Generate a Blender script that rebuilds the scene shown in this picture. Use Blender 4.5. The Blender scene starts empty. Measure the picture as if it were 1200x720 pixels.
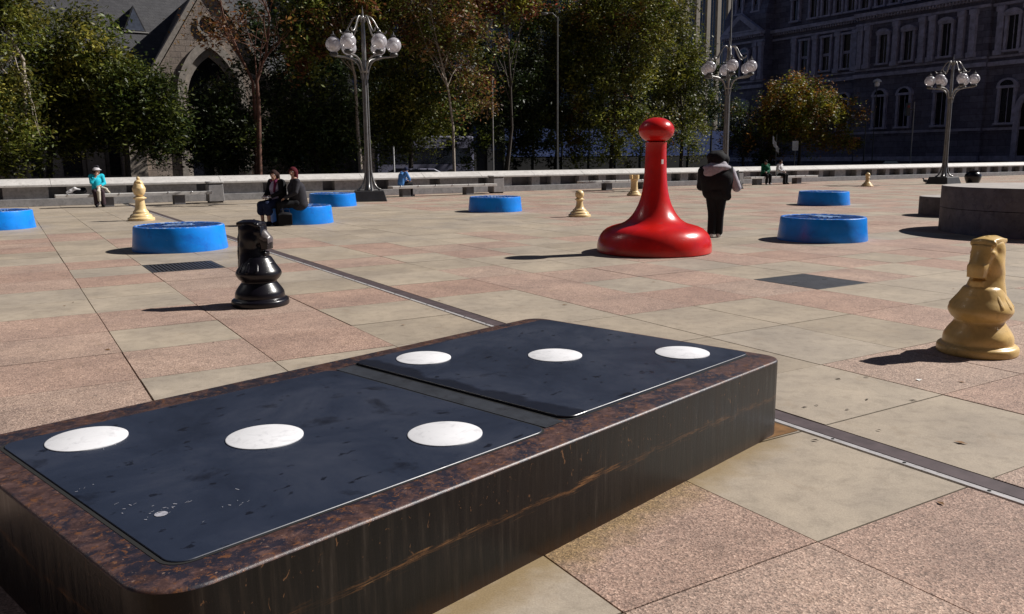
import bpy, bmesh, math, random
import numpy as np
from math import sin, cos, pi, radians, sqrt, atan2
from mathutils import Vector, Matrix

# ------------------------------------------------------------------ camera, sky, sun, exposure
S = bpy.context.scene
COL = S.collection
EYE = 1.65
F_PX, PITCH, ROLL = 972.15, 0.177461, -0.0081274          # calibrated on the paving grid and the domino
cp, sp, cr, sr = cos(PITCH), sin(PITCH), cos(ROLL), sin(ROLL)
cam_d = bpy.data.cameras.new('camera'); cam = bpy.data.objects.new('camera', cam_d); COL.objects.link(cam)
X0, U0, FW = Vector((1, 0, 0)), Vector((0, sp, cp)), Vector((0, cp, -sp))
cx = cr * X0 + sr * U0; cy = -sr * X0 + cr * U0
cam.matrix_world = Matrix(((cx.x, cy.x, -FW.x, 0), (cx.y, cy.y, -FW.y, 0), (cx.z, cy.z, -FW.z, EYE), (0, 0, 0, 1)))
cam_d.sensor_width = 36; cam_d.lens = F_PX / 1200 * 36; cam_d.clip_start = .05; cam_d.clip_end = 2000
S.camera = cam
SUN_AZ, SUN_EL = radians(72), radians(41.5)
w = bpy.data.worlds.new('World'); S.world = w; w.use_nodes = True
wn = w.node_tree.nodes; bg = wn['Background']; sky = wn.new('ShaderNodeTexSky'); sky.sky_type = 'NISHITA'
sky.sun_disc = False; sky.sun_elevation = SUN_EL; sky.sun_rotation = SUN_AZ; sky.air_density = .32; sky.dust_density = .1; sky.ozone_density = 3
w.node_tree.links.new(sky.outputs[0], bg.inputs[0]); bg.inputs[1].default_value = .05
sl = bpy.data.lights.new('sun', 'SUN'); so = bpy.data.objects.new('sun', sl); COL.objects.link(so)
sl.energy = 5; sl.angle = radians(.5); sl.color = (1, .955, .90)
sd = Vector((sin(SUN_AZ) * cos(SUN_EL), cos(SUN_AZ) * cos(SUN_EL), sin(SUN_EL)))
so.rotation_euler = sd.to_track_quat('Z', 'Y').to_euler(); so.location = (20, 0, 40)
S.view_settings.view_transform = 'Standard'; S.view_settings.look = 'None'
S.view_settings.exposure = 0.4; S.view_settings.gamma = 1; S.view_settings.use_curve_mapping = False
S.render.engine = 'CYCLES'
S.cycles.max_bounces = 6; S.cycles.transparent_max_bounces = 12

R = random.Random(7)
PAV = -0.545810                                            # bearing of the paving joints
UA = Vector((sin(PAV), cos(PAV), 0)); UB = Vector((cos(PAV), -sin(PAV), 0))
ANG_B = atan2(UB.y, UB.x)                                  # z rotation that turns local X into UB
def ab(u, v, z=0.): return UA * u + UB * v + Vector((0, 0, z))
def on_ua(px, py, U):
    """the point of the upright plane U metres along the paving that the photograph shows at px, py"""
    x = (px - 600) / F_PX; y = -(py - 360) / F_PX
    x, y = cr * x - sr * y, sr * x + cr * y
    d = x * X0 + y * U0 + FW
    return d * (U / d.dot(UA)) + Vector((0, 0, EYE))

# ------------------------------------------------------------------ materials
def nodes(name):
    m = bpy.data.materials.new(name); m.use_nodes = True
    return m, m.node_tree, m.node_tree.nodes['Principled BSDF']
def N(t, kind, **kw):
    n = t.nodes.new('ShaderNode' + kind)
    for k, v in kw.items():
        if hasattr(n, k) and k not in ('inputs',): setattr(n, k, v)
        else: n.inputs[k.replace('_', ' ')].default_value = v
    return n
def L(t, a, b): t.links.new(a, b)
def coords(t, scale=(1, 1, 1), kind='Object'):
    c = N(t, 'TexCoord'); m = N(t, 'Mapping'); m.inputs['Scale'].default_value = scale
    L(t, c.outputs[kind], m.inputs[0]); return m.outputs[0]
def noise(t, vec, scale, detail=4, rough=.6, dist=0):
    n = N(t, 'TexNoise'); n.inputs['Scale'].default_value = scale; n.inputs['Detail'].default_value = detail
    n.inputs['Roughness'].default_value = rough; n.inputs['Distortion'].default_value = dist
    L(t, vec, n.inputs['Vector']); return n.outputs['Fac']
def ramp(t, fac, stops):
    r = N(t, 'ValToRGB'); e = r.color_ramp.elements
    while len(e) < len(stops): e.new(.5)
    for i, (p_, c_) in enumerate(stops):
        e[i].position = p_; e[i].color = (c_ if len(c_) == 4 else (*c_, 1)) if hasattr(c_, '__len__') else (c_, c_, c_, 1)
    L(t, fac, r.inputs[0]); return r.outputs[0]
def mix(t, fac, a, b, mode='MIX'):
    n = N(t, 'Mix', data_type='RGBA', blend_type=mode)
    for v, i in ((fac, 0), (a, 6), (b, 7)):
        if hasattr(v, 'links'): L(t, v, n.inputs[i])
        elif i == 0: n.inputs[0].default_value = v
        else: n.inputs[i].default_value = (*v, 1) if len(v) == 3 else v
    return n.outputs[2]
def math_(t, op, a, b=0.):
    n = N(t, 'Math', operation=op)
    for v, i in ((a, 0), (b, 1)):
        if hasattr(v, 'links'): L(t, v, n.inputs[i])
        else: n.inputs[i].default_value = v
    return n.outputs[0]
def bump(t, bs, h, strength=.3, dist=.01):
    b = N(t, 'Bump'); b.inputs['Strength'].default_value = strength; b.inputs['Distance'].default_value = dist
    L(t, h, b.inputs['Height']); L(t, b.outputs[0], bs.inputs['Normal'])
def mat(name, c, rough=.6, var=.25, scale=3., metal=0., bmp=0., bscale=40., spec=.5, dirt=None, coat=0., scuff=None):
    """a plain surface with uneven colour and optional dirt and relief"""
    m, t, b = nodes(name); v = coords(t)
    n = noise(t, v, scale, 6, .65)
    hi = tuple(min(1, x * (1 + var)) for x in c); lo = tuple(x * (1 - var) for x in c)
    col = ramp(t, n, [(.3, lo), (.7, hi)])
    if dirt:
        n2 = noise(t, v, scale * 2.3, 8, .7, .6)
        col = mix(t, ramp(t, n2, [(.52, 0.), (.68, 1.)]), col, dirt)
    if scuff:                                                  # short scratches, rub marks and chips
        n3 = noise(t, coords(t, (3, 3, 16)), 3.5, 5, .7, 1.5); n4 = noise(t, v, 28, 3, .6, .8)
        col = mix(t, ramp(t, n3, [(.66, 0.), (.70, .7)]), col, scuff)
        col = mix(t, ramp(t, n4, [(.71, 0.), (.73, .8)]), col, scuff)
    L(t, col, b.inputs['Base Color'])
    b.inputs['Roughness'].default_value = rough; b.inputs['Metallic'].default_value = metal
    b.inputs['Specular IOR Level'].default_value = spec; b.inputs['Coat Weight'].default_value = coat
    b.inputs['Coat Roughness'].default_value = .12
    if bmp: bump(t, b, noise(t, v, bscale, 4), bmp)
    return m
def m_island(t, b): pass

def paving_mat(name, cols, speckle):
    m, t, b = nodes(name); v = coords(t)
    geo = N(t, 'NewGeometry'); rnd = geo.outputs['Random Per Island']
    base = ramp(t, rnd, [(0, cols[0]), (.5, cols[1]), (1, cols[2])])
    n1 = noise(t, v, 1.1, 7, .62, .3)
    base = mix(t, .75, base, ramp(t, n1, [(.25, (.62, .62, .63)), (.72, (1.18, 1.17, 1.13))]), 'MULTIPLY')
    n3 = noise(t, coords(t, (1, 1, 1)), 7.5, 10, .78, .35)
    base = mix(t, .55, base, ramp(t, n3, [(.34, (.58, .57, .56)), (.52, (1, 1, 1)), (.75, (1.10, 1.09, 1.06))]), 'MULTIPLY')
    dt = N(t, 'VectorMath', operation='DOT_PRODUCT'); L(t, v, dt.inputs[0]); dt.inputs[1].default_value = (.734, -.679, 0)
    al = N(t, 'VectorMath', operation='DOT_PRODUCT'); L(t, v, al.inputs[0]); al.inputs[1].default_value = (.679, .734, 0)
    dd = math_(t, 'ADD', math_(t, 'ADD', dt.outputs['Value'], 2.087), math_(t, 'MULTIPLY', math_(t, 'SUBTRACT', noise(t, v, 5, 5, .65), .5), .30))
    dd = math_(t, 'ABSOLUTE', dd)
    st = math_(t, 'MULTIPLY', ramp(t, dd, [(.02, .85), (.20, 0.)]), ramp(t, math_(t, 'DIVIDE', al.outputs['Value'], 10.), [(.44, 1.), (.475, 0.)]))
    base = mix(t, st, base, (.22, .155, .07))
    n6 = noise(t, v, 2.7, 6, .7, .8)                                         # rust and tea coloured weathering
    base = mix(t, ramp(t, n6, [(.58, 0.), (.72, .35)]), base, (.25, .18, .115))
    n7 = noise(t, coords(t, (1, 1, 1)), .38, 4, .6, .4)
    base = mix(t, .6, base, ramp(t, n7, [(.3, (.80, .80, .83)), (.7, (1.1, 1.08, 1.05))]), 'MULTIPLY')
    n4 = noise(t, v, 16, 3, .6, .2)                                         # small dark spots: gum, drips
    base = mix(t, ramp(t, n4, [(.76, 0.), (.79, .65)]), base, (.06, .055, .05))
    if speckle:
        vo = N(t, 'TexVoronoi', feature='F1'); vo.inputs['Scale'].default_value = 125; L(t, v, vo.inputs['Vector'])
        sp_ = N(t, 'SeparateColor'); L(t, vo.outputs['Color'], sp_.inputs[0])
        st = ramp(t, sp_.outputs[0], [(0., (.30, .28, .28)), (.16, (.60, .52, .50)), (.40, (1.0, .96, .94)), (.72, (1.2, 1.1, 1.05)), (.92, (1.75, 1.7, 1.65))])
        st.node.color_ramp.interpolation = 'CONSTANT'
        base = mix(t, .68, base, st, 'MULTIPLY')
        n5 = noise(t, v, 150, 3, .7)
        base = mix(t, .5, base, ramp(t, n5, [(.3, (.6, .58, .56)), (.7, (1.25, 1.22, 1.2))]), 'MULTIPLY')
        bump(t, b, math_(t, 'ADD', vo.outputs['Distance'], n5), .35, .006)
        b.inputs['Roughness'].default_value = .75
    else:
        n5 = noise(t, v, 120, 4, .7)
        base = mix(t, .65, base, ramp(t, n5, [(.3, (.68, .67, .66)), (.7, (1.2, 1.2, 1.19))]), 'MULTIPLY')
        bump(t, b, n5, .15, .003)
        b.inputs['Roughness'].default_value = .62
    b.inputs['Specular IOR Level'].default_value = .35
    L(t, base, b.inputs['Base Color']); return m

M = {}
M['pink'] = paving_mat('pink_aggregate', [(.365, .262, .215), (.395, .294, .245), (.39, .31, .26)], True)
M['beige'] = paving_mat('beige_concrete', [(.34, .287, .226), (.395, .336, .268), (.36, .312, .258)], False)
M['joint'] = mat('joint_dirt', (.02, .017, .014), .95)
M['asphalt'] = mat('asphalt', (.045, .045, .048), .9, .3, 2, bmp=.3, bscale=80)
M['drain_dark'] = mat('drain_rubber', (.075, .055, .058), .55, .35, 6)
M['drain_pale'] = mat('drain_metal', (.50, .48, .48), .45, .15, 12, .3, dirt=(.30, .28, .27))
M['black_gap'] = mat('black_gap', (.006, .006, .006), .9)
M['grate'] = mat('iron_grate', (.055, .055, .062), .5, .3, 5, .4)
M['plate'] = mat('iron_plate', (.045, .047, .055), .55, .35, 4, .3, bmp=.4, bscale=120)
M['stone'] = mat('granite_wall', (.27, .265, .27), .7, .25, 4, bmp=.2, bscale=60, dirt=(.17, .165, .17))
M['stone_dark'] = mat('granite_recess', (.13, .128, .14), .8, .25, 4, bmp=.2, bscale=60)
M['coping'] = mat('granite_coping', (.50, .48, .46), .6, .15, 3, bmp=.1, bscale=60, dirt=(.36, .34, .32))
M['planter'] = mat('planter_stone', (.115, .10, .10), .75, .35, 3.2, bmp=.3, bscale=40, dirt=(.06, .053, .055))
M['planter_top'] = mat('planter_rim', (.34, .31, .29), .7, .25, 3)
M['bin'] = mat('bin_concrete', (.25, .24, .24), .75, .2, 6, bmp=.3, bscale=90)
M['bin_lid'] = mat('bin_lid', (.47, .46, .45), .6, .2, 6, dirt=(.25, .24, .23))
M['stud'] = mat('steel_stud', (.7, .7, .7), .2, .1, 6, .8)
M['black'] = mat('black_void', (.008, .008, .008), .9)

M['blue'] = mat('blue_paint', (.002, .21, .74), .36, .2, 1.4, spec=.4, coat=.1, bmp=.1, bscale=5, dirt=(.006, .15, .62), scuff=(.16, .30, .55))
def worn_blue():
    m, t, b = nodes('blue_paint_worn'); v = coords(t)
    n = noise(t, v, 9, 8, .75)
    L(t, mix(t, ramp(t, n, [(.48, 0.), (.60, .9)]), (.006, .15, .58), (.45, .55, .66)), b.inputs['Base Color'])
    b.inputs['Roughness'].default_value = .35; return m
M['blue_worn'] = worn_blue()
M['blue_top'] = mat('blue_top', (.006, .15, .52), .5, .25, 3, dirt=(.03, .18, .50))
M['emblem'] = mat('worn_white_relief', (.18, .28, .46), .6, .4, 8, dirt=(.02, .15, .48))
M['red'] = mat('red_paint', (.52, .009, .006), .28, .2, 2.2, spec=.4, coat=.15, bmp=.12, bscale=12, dirt=(.42, .008, .010), scuff=(.42, .10, .08))
M['white'] = mat('white_sticker', (.75, .72, .7), .6, .1)
M['ivory'] = mat('ivory_resin', (.70, .52, .27), .35, .15, 3.5, spec=.4, coat=.1, bmp=.06, bscale=20, dirt=(.58, .41, .19))
M['gold'] = mat('golden_ivory_resin', (.60, .40, .14), .36, .25, 4.5, spec=.45, coat=.1, bmp=.12, bscale=22, dirt=(.50, .32, .10), scuff=(.24, .14, .05))
M['ebony'] = mat('black_resin', (.005, .004, .007), .3, .3, 4, spec=.38, coat=.1, bmp=.12, bscale=14)
M['ebony_worn_lit'] = mat('worn_lit_muzzle', (.10, .085, .09), .35, .4, 14, dirt=(.02, .018, .02))  # grey stands for wear and for sunlight painted on the face

def steel_side():
    m, t, b = nodes('rusty_black_steel'); v = coords(t)
    sep = N(t, 'SeparateXYZ'); c = N(t, 'TexCoord'); L(t, c.outputs['Object'], sep.inputs[0])
    vs = coords(t, (9, 9, .7)); streak = noise(t, vs, 3.2, 6, .65, .15)
    base = ramp(t, streak, [(.3, (.002, .002, .002)), (.5, (.004, .0035, .0035)), (.60, (.012, .009, .007)), (.74, (.036, .029, .024))])
    big = noise(t, v, 1.7, 5, .6)
    base = mix(t, ramp(t, big, [(.42, 0.), (.7, .5)]), base, (.010, .0065, .004))
    wob = noise(t, coords(t, (1.1, 1.1, .3)), 2.4, 4, .6)                     # the scraped rust line half way up
    zz = math_(t, 'SUBTRACT', sep.outputs[2], math_(t, 'ADD', math_(t, 'MULTIPLY', wob, .10), .195))
    band = math_(t, 'ABSOLUTE', zz)
    scr = noise(t, coords(t, (2.2, 2.2, 30)), 3, 7, .72, .7)
    fade = noise(t, coords(t, (.8, .8, .1)), 1.6, 2, .5)
    bm = ramp(t, math_(t, 'ADD', band, math_(t, 'MULTIPLY', math_(t, 'SUBTRACT', .60, scr), .16)), [(.002, 1.), (.028, 0.)])
    bm = math_(t, 'MULTIPLY', bm, ramp(t, fade, [(.38, .0), (.56, .9)]))
    base = mix(t, bm, base, ramp(t, scr, [(.35, (.07, .028, .012)), (.6, (.17, .08, .03)), (.75, (.33, .21, .10))]))
    chips = noise(t, coords(t, (1, 1, .55)), 34, 3, .6, 1.2)                    # flakes and drips below the rim
    cz = ramp(t, sep.outputs[2], [(.20, 0.), (.34, 1.)])
    base = mix(t, math_(t, 'MULTIPLY', ramp(t, chips, [(.655, 0.), (.70, .9)]), cz), base, (.15, .075, .035))
    foot = math_(t, 'ADD', sep.outputs[2], math_(t, 'MULTIPLY', streak, .1))
    base = mix(t, ramp(t, foot, [(.05, .5), (.12, 0.)]), base, (.05, .022, .010))
    L(t, base, b.inputs['Base Color'])
    rr = ramp(t, streak, [(.3, .24), (.7, .46)]); L(t, rr, b.inputs['Roughness'])
    b.inputs['Specular IOR Level'].default_value = .28
    bump(t, b, math_(t, 'ADD', math_(t, 'MULTIPLY', scr, .4), streak), .2, .006)
    return m
M['steel_side'] = steel_side()
def steel_rim():
    m, t, b = nodes('rust_brown_rim'); v = coords(t)
    n = noise(t, coords(t, (1, 1.15, 1)), 15, 10, .8, .3)
    n2 = noise(t, v, 5.5, 7, .75, .4)
    col = ramp(t, n, [(.32, (.016, .009, .009)), (.46, (.048, .025, .022)), (.58, (.095, .052, .045)), (.74, (.20, .12, .10))])
    col = mix(t, ramp(t, n2, [(.49, 0.), (.56, .85)]), col, (.008, .011, .022))
    n3 = noise(t, v, 34, 5, .75, .5)
    col = mix(t, ramp(t, n3, [(.56, 0.), (.62, .85)]), col, (.15, .06, .022))
    n9 = noise(t, v, 60, 3, .7); col = mix(t, ramp(t, n9, [(.66, 0.), (.70, .7)]), col, (.28, .18, .13))
    L(t, col, b.inputs['Base Color']); b.inputs['Roughness'].default_value = .42
    bump(t, b, math_(t, 'ADD', n, n3), .25, .006); return m
M['steel_rim'] = steel_rim()
def steel_panel():
    m, t, b = nodes('blue_black_steel'); v = coords(t)
    n1 = noise(t, v, 1.6, 8, .68, .5)
    col = ramp(t, n1, [(.28, (.010, .014, .026)), (.5, (.016, .022, .040)), (.72, (.028, .034, .054))])
    nb = noise(t, v, 3.4, 4, .6, .3); nb2 = noise(t, coords(t, (1, 1.7, 1)), 11, 3, .55, .3)
    st = math_(t, 'ADD', ramp(t, nb, [(.62, 0.), (.72, .5)]), ramp(t, nb2, [(.655, 0.), (.70, .75)]))
    col = mix(t, st, col, (.004, .004, .007))
    sx = N(t, 'SeparateXYZ'); tc = N(t, 'TexCoord'); L(t, tc.outputs['Object'], sx.inputs[0])      # dark wet band at the step
    ex = math_(t, 'SUBTRACT', math_(t, 'ADD', sx.outputs[0], 1.82), math_(t, 'MULTIPLY', math_(t, 'SUBTRACT', noise(t, v, 2.2, 4, .55, .2), .30), .40))
    wet = math_(t, 'MULTIPLY', ramp(t, ex, [(.02, .75), (.05, 0.)]), math_(t, 'GREATER_THAN', sx.outputs[0], -1.815))
    st = math_(t, 'MAXIMUM', st, wet); col = mix(t, st, col, (.006, .007, .012))
    ns = noise(t, coords(t, (1, 14, 1)), 5, 5, .7, .8)
    col = mix(t, ramp(t, ns, [(.70, 0.), (.76, .5)]), col, (.08, .085, .095))
    nd = noise(t, v, 30, 5, .7)
    col = mix(t, ramp(t, nd, [(.72, 0.), (.76, .35)]), col, (.16, .15, .15))
    L(t, col, b.inputs['Base Color'])
    r_ = mix(t, st, ramp(t, n1, [(.3, (.36, .36, .36)), (.7, (.5, .5, .5))]), (.3, .3, .3)); L(t, r_, b.inputs['Roughness'])
    b.inputs['Specular IOR Level'].default_value = .65
    bump(t, b, math_(t, 'ADD', nd, n1), .06, .004); return m
M['steel_panel'] = steel_panel()
M['dot'] = mat('white_dot_enamel', (.68, .68, .70), .55, .06, 5, dirt=(.52, .52, .54))
M['steel_strip'] = mat('scuffed_steel', (.026, .029, .036), .5, .4, 6, dirt=(.015, .015, .018), bmp=.1)
M['worn_smudge'] = mat('worn_smudge', (.30, .30, .34), .7, .3, 60)
M['puddle'] = mat('rust_stain', (.20, .105, .04), .45, .4, 8)
M['lamp_metal'] = mat('lamp_steel', (.24, .235, .23), .35, .25, 5, .55)
M['lamp_dark'] = mat('lamp_plinth', (.035, .034, .036), .5, .3, 5)
def globe():
    m, t, b = nodes('smoky_globe'); b.inputs['Base Color'].default_value = (.62, .60, .64, 1)
    b.inputs['Roughness'].default_value = .12; b.inputs['Alpha'].default_value = .55; b.inputs['Specular IOR Level'].default_value = .8
    return m
M['globe'] = globe()
M['globe_in'] = mat('inner_globe', (.85, .84, .86), .4, .05)
# clothes and people
M['skin'] = mat('skin', (.42, .24, .17), .5, .1, 20); M['skin_dark'] = mat('skin_dark', (.16, .075, .05), .5, .1, 20)
for k, c in dict(c_black=(.010, .010, .012), c_char=(.028, .027, .034), c_grey=(.34, .32, .36), c_turq=(.02, .45, .58), c_brown=(.045, .028, .035),
                 c_lilac=(.38, .34, .47), c_purple=(.11, .012, .05), c_blue=(.07, .20, .48), c_green=(.005, .085, .045), c_white=(.58, .57, .58),
                 c_navy=(.012, .018, .05), c_red=(.075, .006, .012), c_hair=(.028, .012, .010), c_cream=(.52, .48, .40), c_palegrey=(.52, .50, .52)).items():
    M[k] = mat(k[2:] + '_cloth', c, .85, .25, 14, bmp=.35, bscale=30, spec=.2)
# buildings
def blocks_mat(name, c1, c2, mortar, bw, bh, rough=.85, off=.5, bstr=.5):
    m, t, b = nodes(name); tc = N(t, 'TexCoord'); s_ = N(t, 'SeparateXYZ'); cb = N(t, 'CombineXYZ')
    L(t, tc.outputs['Object'], s_.inputs[0])
    L(t, math_(t, 'ADD', s_.outputs[0], s_.outputs[1]), cb.inputs[0]); L(t, s_.outputs[2], cb.inputs[1])
    br = N(t, 'TexBrick'); L(t, cb.outputs[0], br.inputs['Vector']); br.offset = off
    br.inputs['Scale'].default_value = 1; br.inputs['Brick Width'].default_value = bw; br.inputs['Row Height'].default_value = bh
    br.inputs['Mortar Size'].default_value = .012; br.inputs['Color1'].default_value = (*c1, 1); br.inputs['Color2'].default_value = (*c2, 1)
    br.inputs['Mortar'].default_value = (*mortar, 1); br.inputs['Bias'].default_value = 0
    n = noise(t, coords(t), 2.2, 7, .7)
    L(t, mix(t, .8, br.outputs['Color'], ramp(t, n, [(.28, (.5, .5, .5)), (.72, (1.3, 1.28, 1.25))]), 'MULTIPLY'), b.inputs['Base Color'])
    b.inputs['Roughness'].default_value = rough
    n2 = noise(t, coords(t), 14, 5, .7)
    bump(t, b, math_(t, 'SUBTRACT', n2, math_(t, 'MULTIPLY', br.outputs['Fac'], .8)), bstr, .05); return m
M['church_stone'] = blocks_mat('rough_ashlar', (.40, .33, .28), (.28, .23, .20), (.09, .08, .07), .62, .36)
M['church_trim'] = mat('church_trim', (.36, .32, .28), .8, .3, 5, bmp=.3)
M['church_pier'] = mat('church_pier', (.34, .29, .24), .8, .3, 3, bmp=.3, dirt=(.2, .17, .15))
M['slate'] = blocks_mat('roof_slate', (.05, .05, .056), (.038, .038, .045), (.02, .02, .024), .4, .22, .7, .5, .3)
M['louvre'] = mat('vent_louvre', (.10, .12, .17), .5, .3, 6)
M['dark_glass'] = mat('dark_glass', (.012, .013, .02), .15, .3, 2, spec=.6)
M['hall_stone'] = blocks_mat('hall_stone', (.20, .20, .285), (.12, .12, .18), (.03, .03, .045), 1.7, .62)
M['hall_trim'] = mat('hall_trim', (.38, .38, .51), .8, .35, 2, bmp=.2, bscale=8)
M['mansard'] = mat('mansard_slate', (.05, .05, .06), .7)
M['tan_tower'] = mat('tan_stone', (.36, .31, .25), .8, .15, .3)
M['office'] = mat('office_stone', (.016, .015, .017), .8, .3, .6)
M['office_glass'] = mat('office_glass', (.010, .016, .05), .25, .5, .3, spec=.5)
M['hoarding'] = mat('blue_hoarding', (.02, .05, .19), .6, .5, 1.2, dirt=(.08, .11, .24))
M['bus_white'] = mat('bus_white', (.13, .13, .19), .4, .25, 1)
M['pole'] = mat('pole_grey', (.30, .29, .28), .5, .2, 4, .3)
M['pole_mid'] = mat('pole_weathered', (.10, .10, .10), .6, .4, 4)
M['pole_dark'] = mat('pole_dark', (.03, .03, .03), .5)
M['sign_white'] = mat('sign_white', (.6, .6, .6), .6); M['sign_orange'] = mat('sign_orange', (.5, .12, .02), .6)
M['sig_red'] = mat('signal_red', (.18, .01, .01), .4); M['rail'] = mat('rail_metal', (.18, .16, .16), .5)
M['bark_dark'] = mat('bark_dark', (.045, .034, .027), .9, .4, 8, bmp=.6, bscale=30)
M['bark_pale'] = mat('bark_pale', (.34, .29, .24), .85, .4, 9, bmp=.5, bscale=30, dirt=(.09, .07, .055))
M['bark_red'] = mat('bark_red', (.10, .042, .026), .85, .5, 6, bmp=.5, bscale=30, dirt=(.022, .013, .010))
M['dry_leaf'] = mat('dry_leaf', (.20, .10, .035), .7, .4, 30); M['wet_leaf'] = mat('dark_leaf', (.06, .038, .022), .7, .4, 30); M['paper'] = mat('paper_scrap', (.7, .69, .66), .7)
M['bird'] = mat('pigeon_grey', (.05, .05, .06), .6, .5, 25)
def leaf():
    m, t, b = nodes('leaf'); a = N(t, 'Attribute', attribute_name='tint')
    L(t, a.outputs['Color'], b.inputs['Base Color']); b.inputs['Roughness'].default_value = .5
    b.inputs['Specular IOR Level'].default_value = .3
    tr = N(t, 'BsdfTranslucent'); L(t, a.outputs['Color'], tr.inputs[0]); mx = N(t, 'MixShader'); mx.inputs[0].default_value = .33
    out = t.nodes['Material Output']; L(t, b.outputs[0], mx.inputs[1]); L(t, tr.outputs[0], mx.inputs[2]); L(t, mx.outputs[0], out.inputs[0])
    return m
M['leaf'] = leaf()

# ------------------------------------------------------------------ mesh building
class MB:
    def __init__(s): s.v = []; s.f = []
    def add(s, vs, fs):
        o = len(s.v); s.v += [tuple(x) for x in vs]; s.f += [tuple(i + o for i in q) for q in fs]; return s
    def box(s, x0, x1, y0, y1, z0, z1):
        return s.add([(x0, y0, z0), (x1, y0, z0), (x1, y1, z0), (x0, y1, z0), (x0, y0, z1), (x1, y0, z1), (x1, y1, z1), (x0, y1, z1)],
                     [(3, 2, 1, 0), (4, 5, 6, 7), (0, 1, 5, 4), (1, 2, 6, 5), (2, 3, 7, 6), (3, 0, 4, 7)])
    def prism(s, poly, z0, z1, top=None):
        n = len(poly); top = top or poly
        return s.add([(x, y, z0) for x, y in poly] + [(x, y, z1) for x, y in top],
                     [tuple(range(n - 1, -1, -1)), tuple(range(n, 2 * n))] + [(i, (i + 1) % n, n + (i + 1) % n, n + i) for i in range(n)])
    def slab_y(s, poly, y0, y1):
        """polygon in x,z (counter-clockwise seen from -Y) pulled out along y"""
        n = len(poly)
        return s.add([(x, y0, z) for x, z in poly] + [(x, y1, z) for x, z in poly],
                     [tuple(range(n)), tuple(range(2 * n - 1, n - 1, -1))] + [((i + 1) % n, i, n + i, n + (i + 1) % n) for i in range(n)])
    def lathe(s, prof, n=48, c=(0, 0, 0)):
        o = len(s.v); k = len(prof)
        for r, z in prof:
            for i in range(n):
                a = 2 * pi * i / n; s.v.append((c[0] + r * cos(a), c[1] + r * sin(a), c[2] + z))
        for j in range(k - 1):
            for i in range(n):
                i2 = (i + 1) % n; s.f.append((o + j * n + i, o + j * n + i2, o + (j + 1) * n + i2, o + (j + 1) * n + i))
        s.f.append(tuple(o + i for i in range(n - 1, -1, -1))); s.f.append(tuple(o + (k - 1) * n + i for i in range(n)))
        return s
    def tube(s, pts, rad, n=8, cap=True):
        pts = [Vector(p_) for p_ in pts]; o = len(s.v); k = len(pts)
        rad = rad if hasattr(rad, '__len__') else [rad] * k
        up = None
        for j, p_ in enumerate(pts):
            d = (pts[min(j + 1, k - 1)] - pts[max(j - 1, 0)]).normalized()
            if up is None: up = d.orthogonal().normalized()
            up = (up - d * up.dot(d))
            up = up.normalized() if up.length > 1e-6 else d.orthogonal().normalized()
            sd_ = d.cross(up)
            for i in range(n):
                a = 2 * pi * i / n; s.v.append(tuple(p_ + (up * cos(a) + sd_ * sin(a)) * rad[j]))
        for j in range(k - 1):
            for i in range(n):
                i2 = (i + 1) % n; s.f.append((o + j * n + i, o + j * n + i2, o + (j + 1) * n + i2, o + (j + 1) * n + i))
        if cap:
            s.f.append(tuple(o + i for i in range(n - 1, -1, -1))); s.f.append(tuple(o + (k - 1) * n + i for i in range(n)))
        return s
    def ball(s, c, r, n=20, sc=(1, 1, 1)):
        k = n // 2 + 1; o = len(s.v)
        for j in range(k):
            th = pi * j / (k - 1)
            for i in range(n):
                a = 2 * pi * i / n
                rr = max(sin(th), 1e-3)
                s.v.append((c[0] + r * sc[0] * rr * cos(a), c[1] + r * sc[1] * rr * sin(a), c[2] - r * sc[2] * cos(th)))
        for j in range(k - 1):
            for i in range(n):
                i2 = (i + 1) % n; s.f.append((o + j * n + i, o + j * n + i2, o + (j + 1) * n + i2, o + (j + 1) * n + i))
        return s
    def build(s, name, m, parent=None, smooth=None, bevel=0, segs=2, loc=(0, 0, 0), rz=0):
        me = bpy.data.meshes.new(name); me.from_pydata(s.v, [], s.f); me.update()
        for x in (m if isinstance(m, (list, tuple)) else [m]): me.materials.append(M[x])
        if smooth is not None:
            me.polygons.foreach_set('use_smooth', [True] * len(me.polygons)); me.set_sharp_from_angle(angle=radians(smooth))
        o = bpy.data.objects.new(name, me); COL.objects.link(o); o.location = loc; o.rotation_euler = (0, 0, rz)
        if parent: o.parent = parent
        if bevel:
            b = o.modifiers.new('bevel', 'BEVEL'); b.width = bevel; b.segments = segs; b.limit_method = 'ANGLE'; b.angle_limit = radians(35)
            b.harden_normals = False
        return o
def tag(o, label, cat, group=None, kind=None):
    if label: o['label'] = label
    if cat: o['category'] = cat
    if group: o['group'] = group
    if kind: o['kind'] = kind
    return o
def thing(name, label, cat, loc=(0, 0, 0), rz=0, group=None):
    o = bpy.data.objects.new(name, None); COL.objects.link(o); o.empty_display_size = .2
    o.location = loc; o.rotation_euler = (0, 0, rz); return tag(o, label, cat, group)
def copy_thing(o, loc, rz, label, scale=None):
    def rec(src, par):
        c = src.copy(); COL.objects.link(c); c.parent = par
        for ch in [x for x in bpy.data.objects if x.parent == src]: rec(ch, c)
        return c
    c = rec(o, None); c.location = loc; c.rotation_euler = (0, 0, rz); c['label'] = label
    if scale: c.scale = scale
    return c

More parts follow.
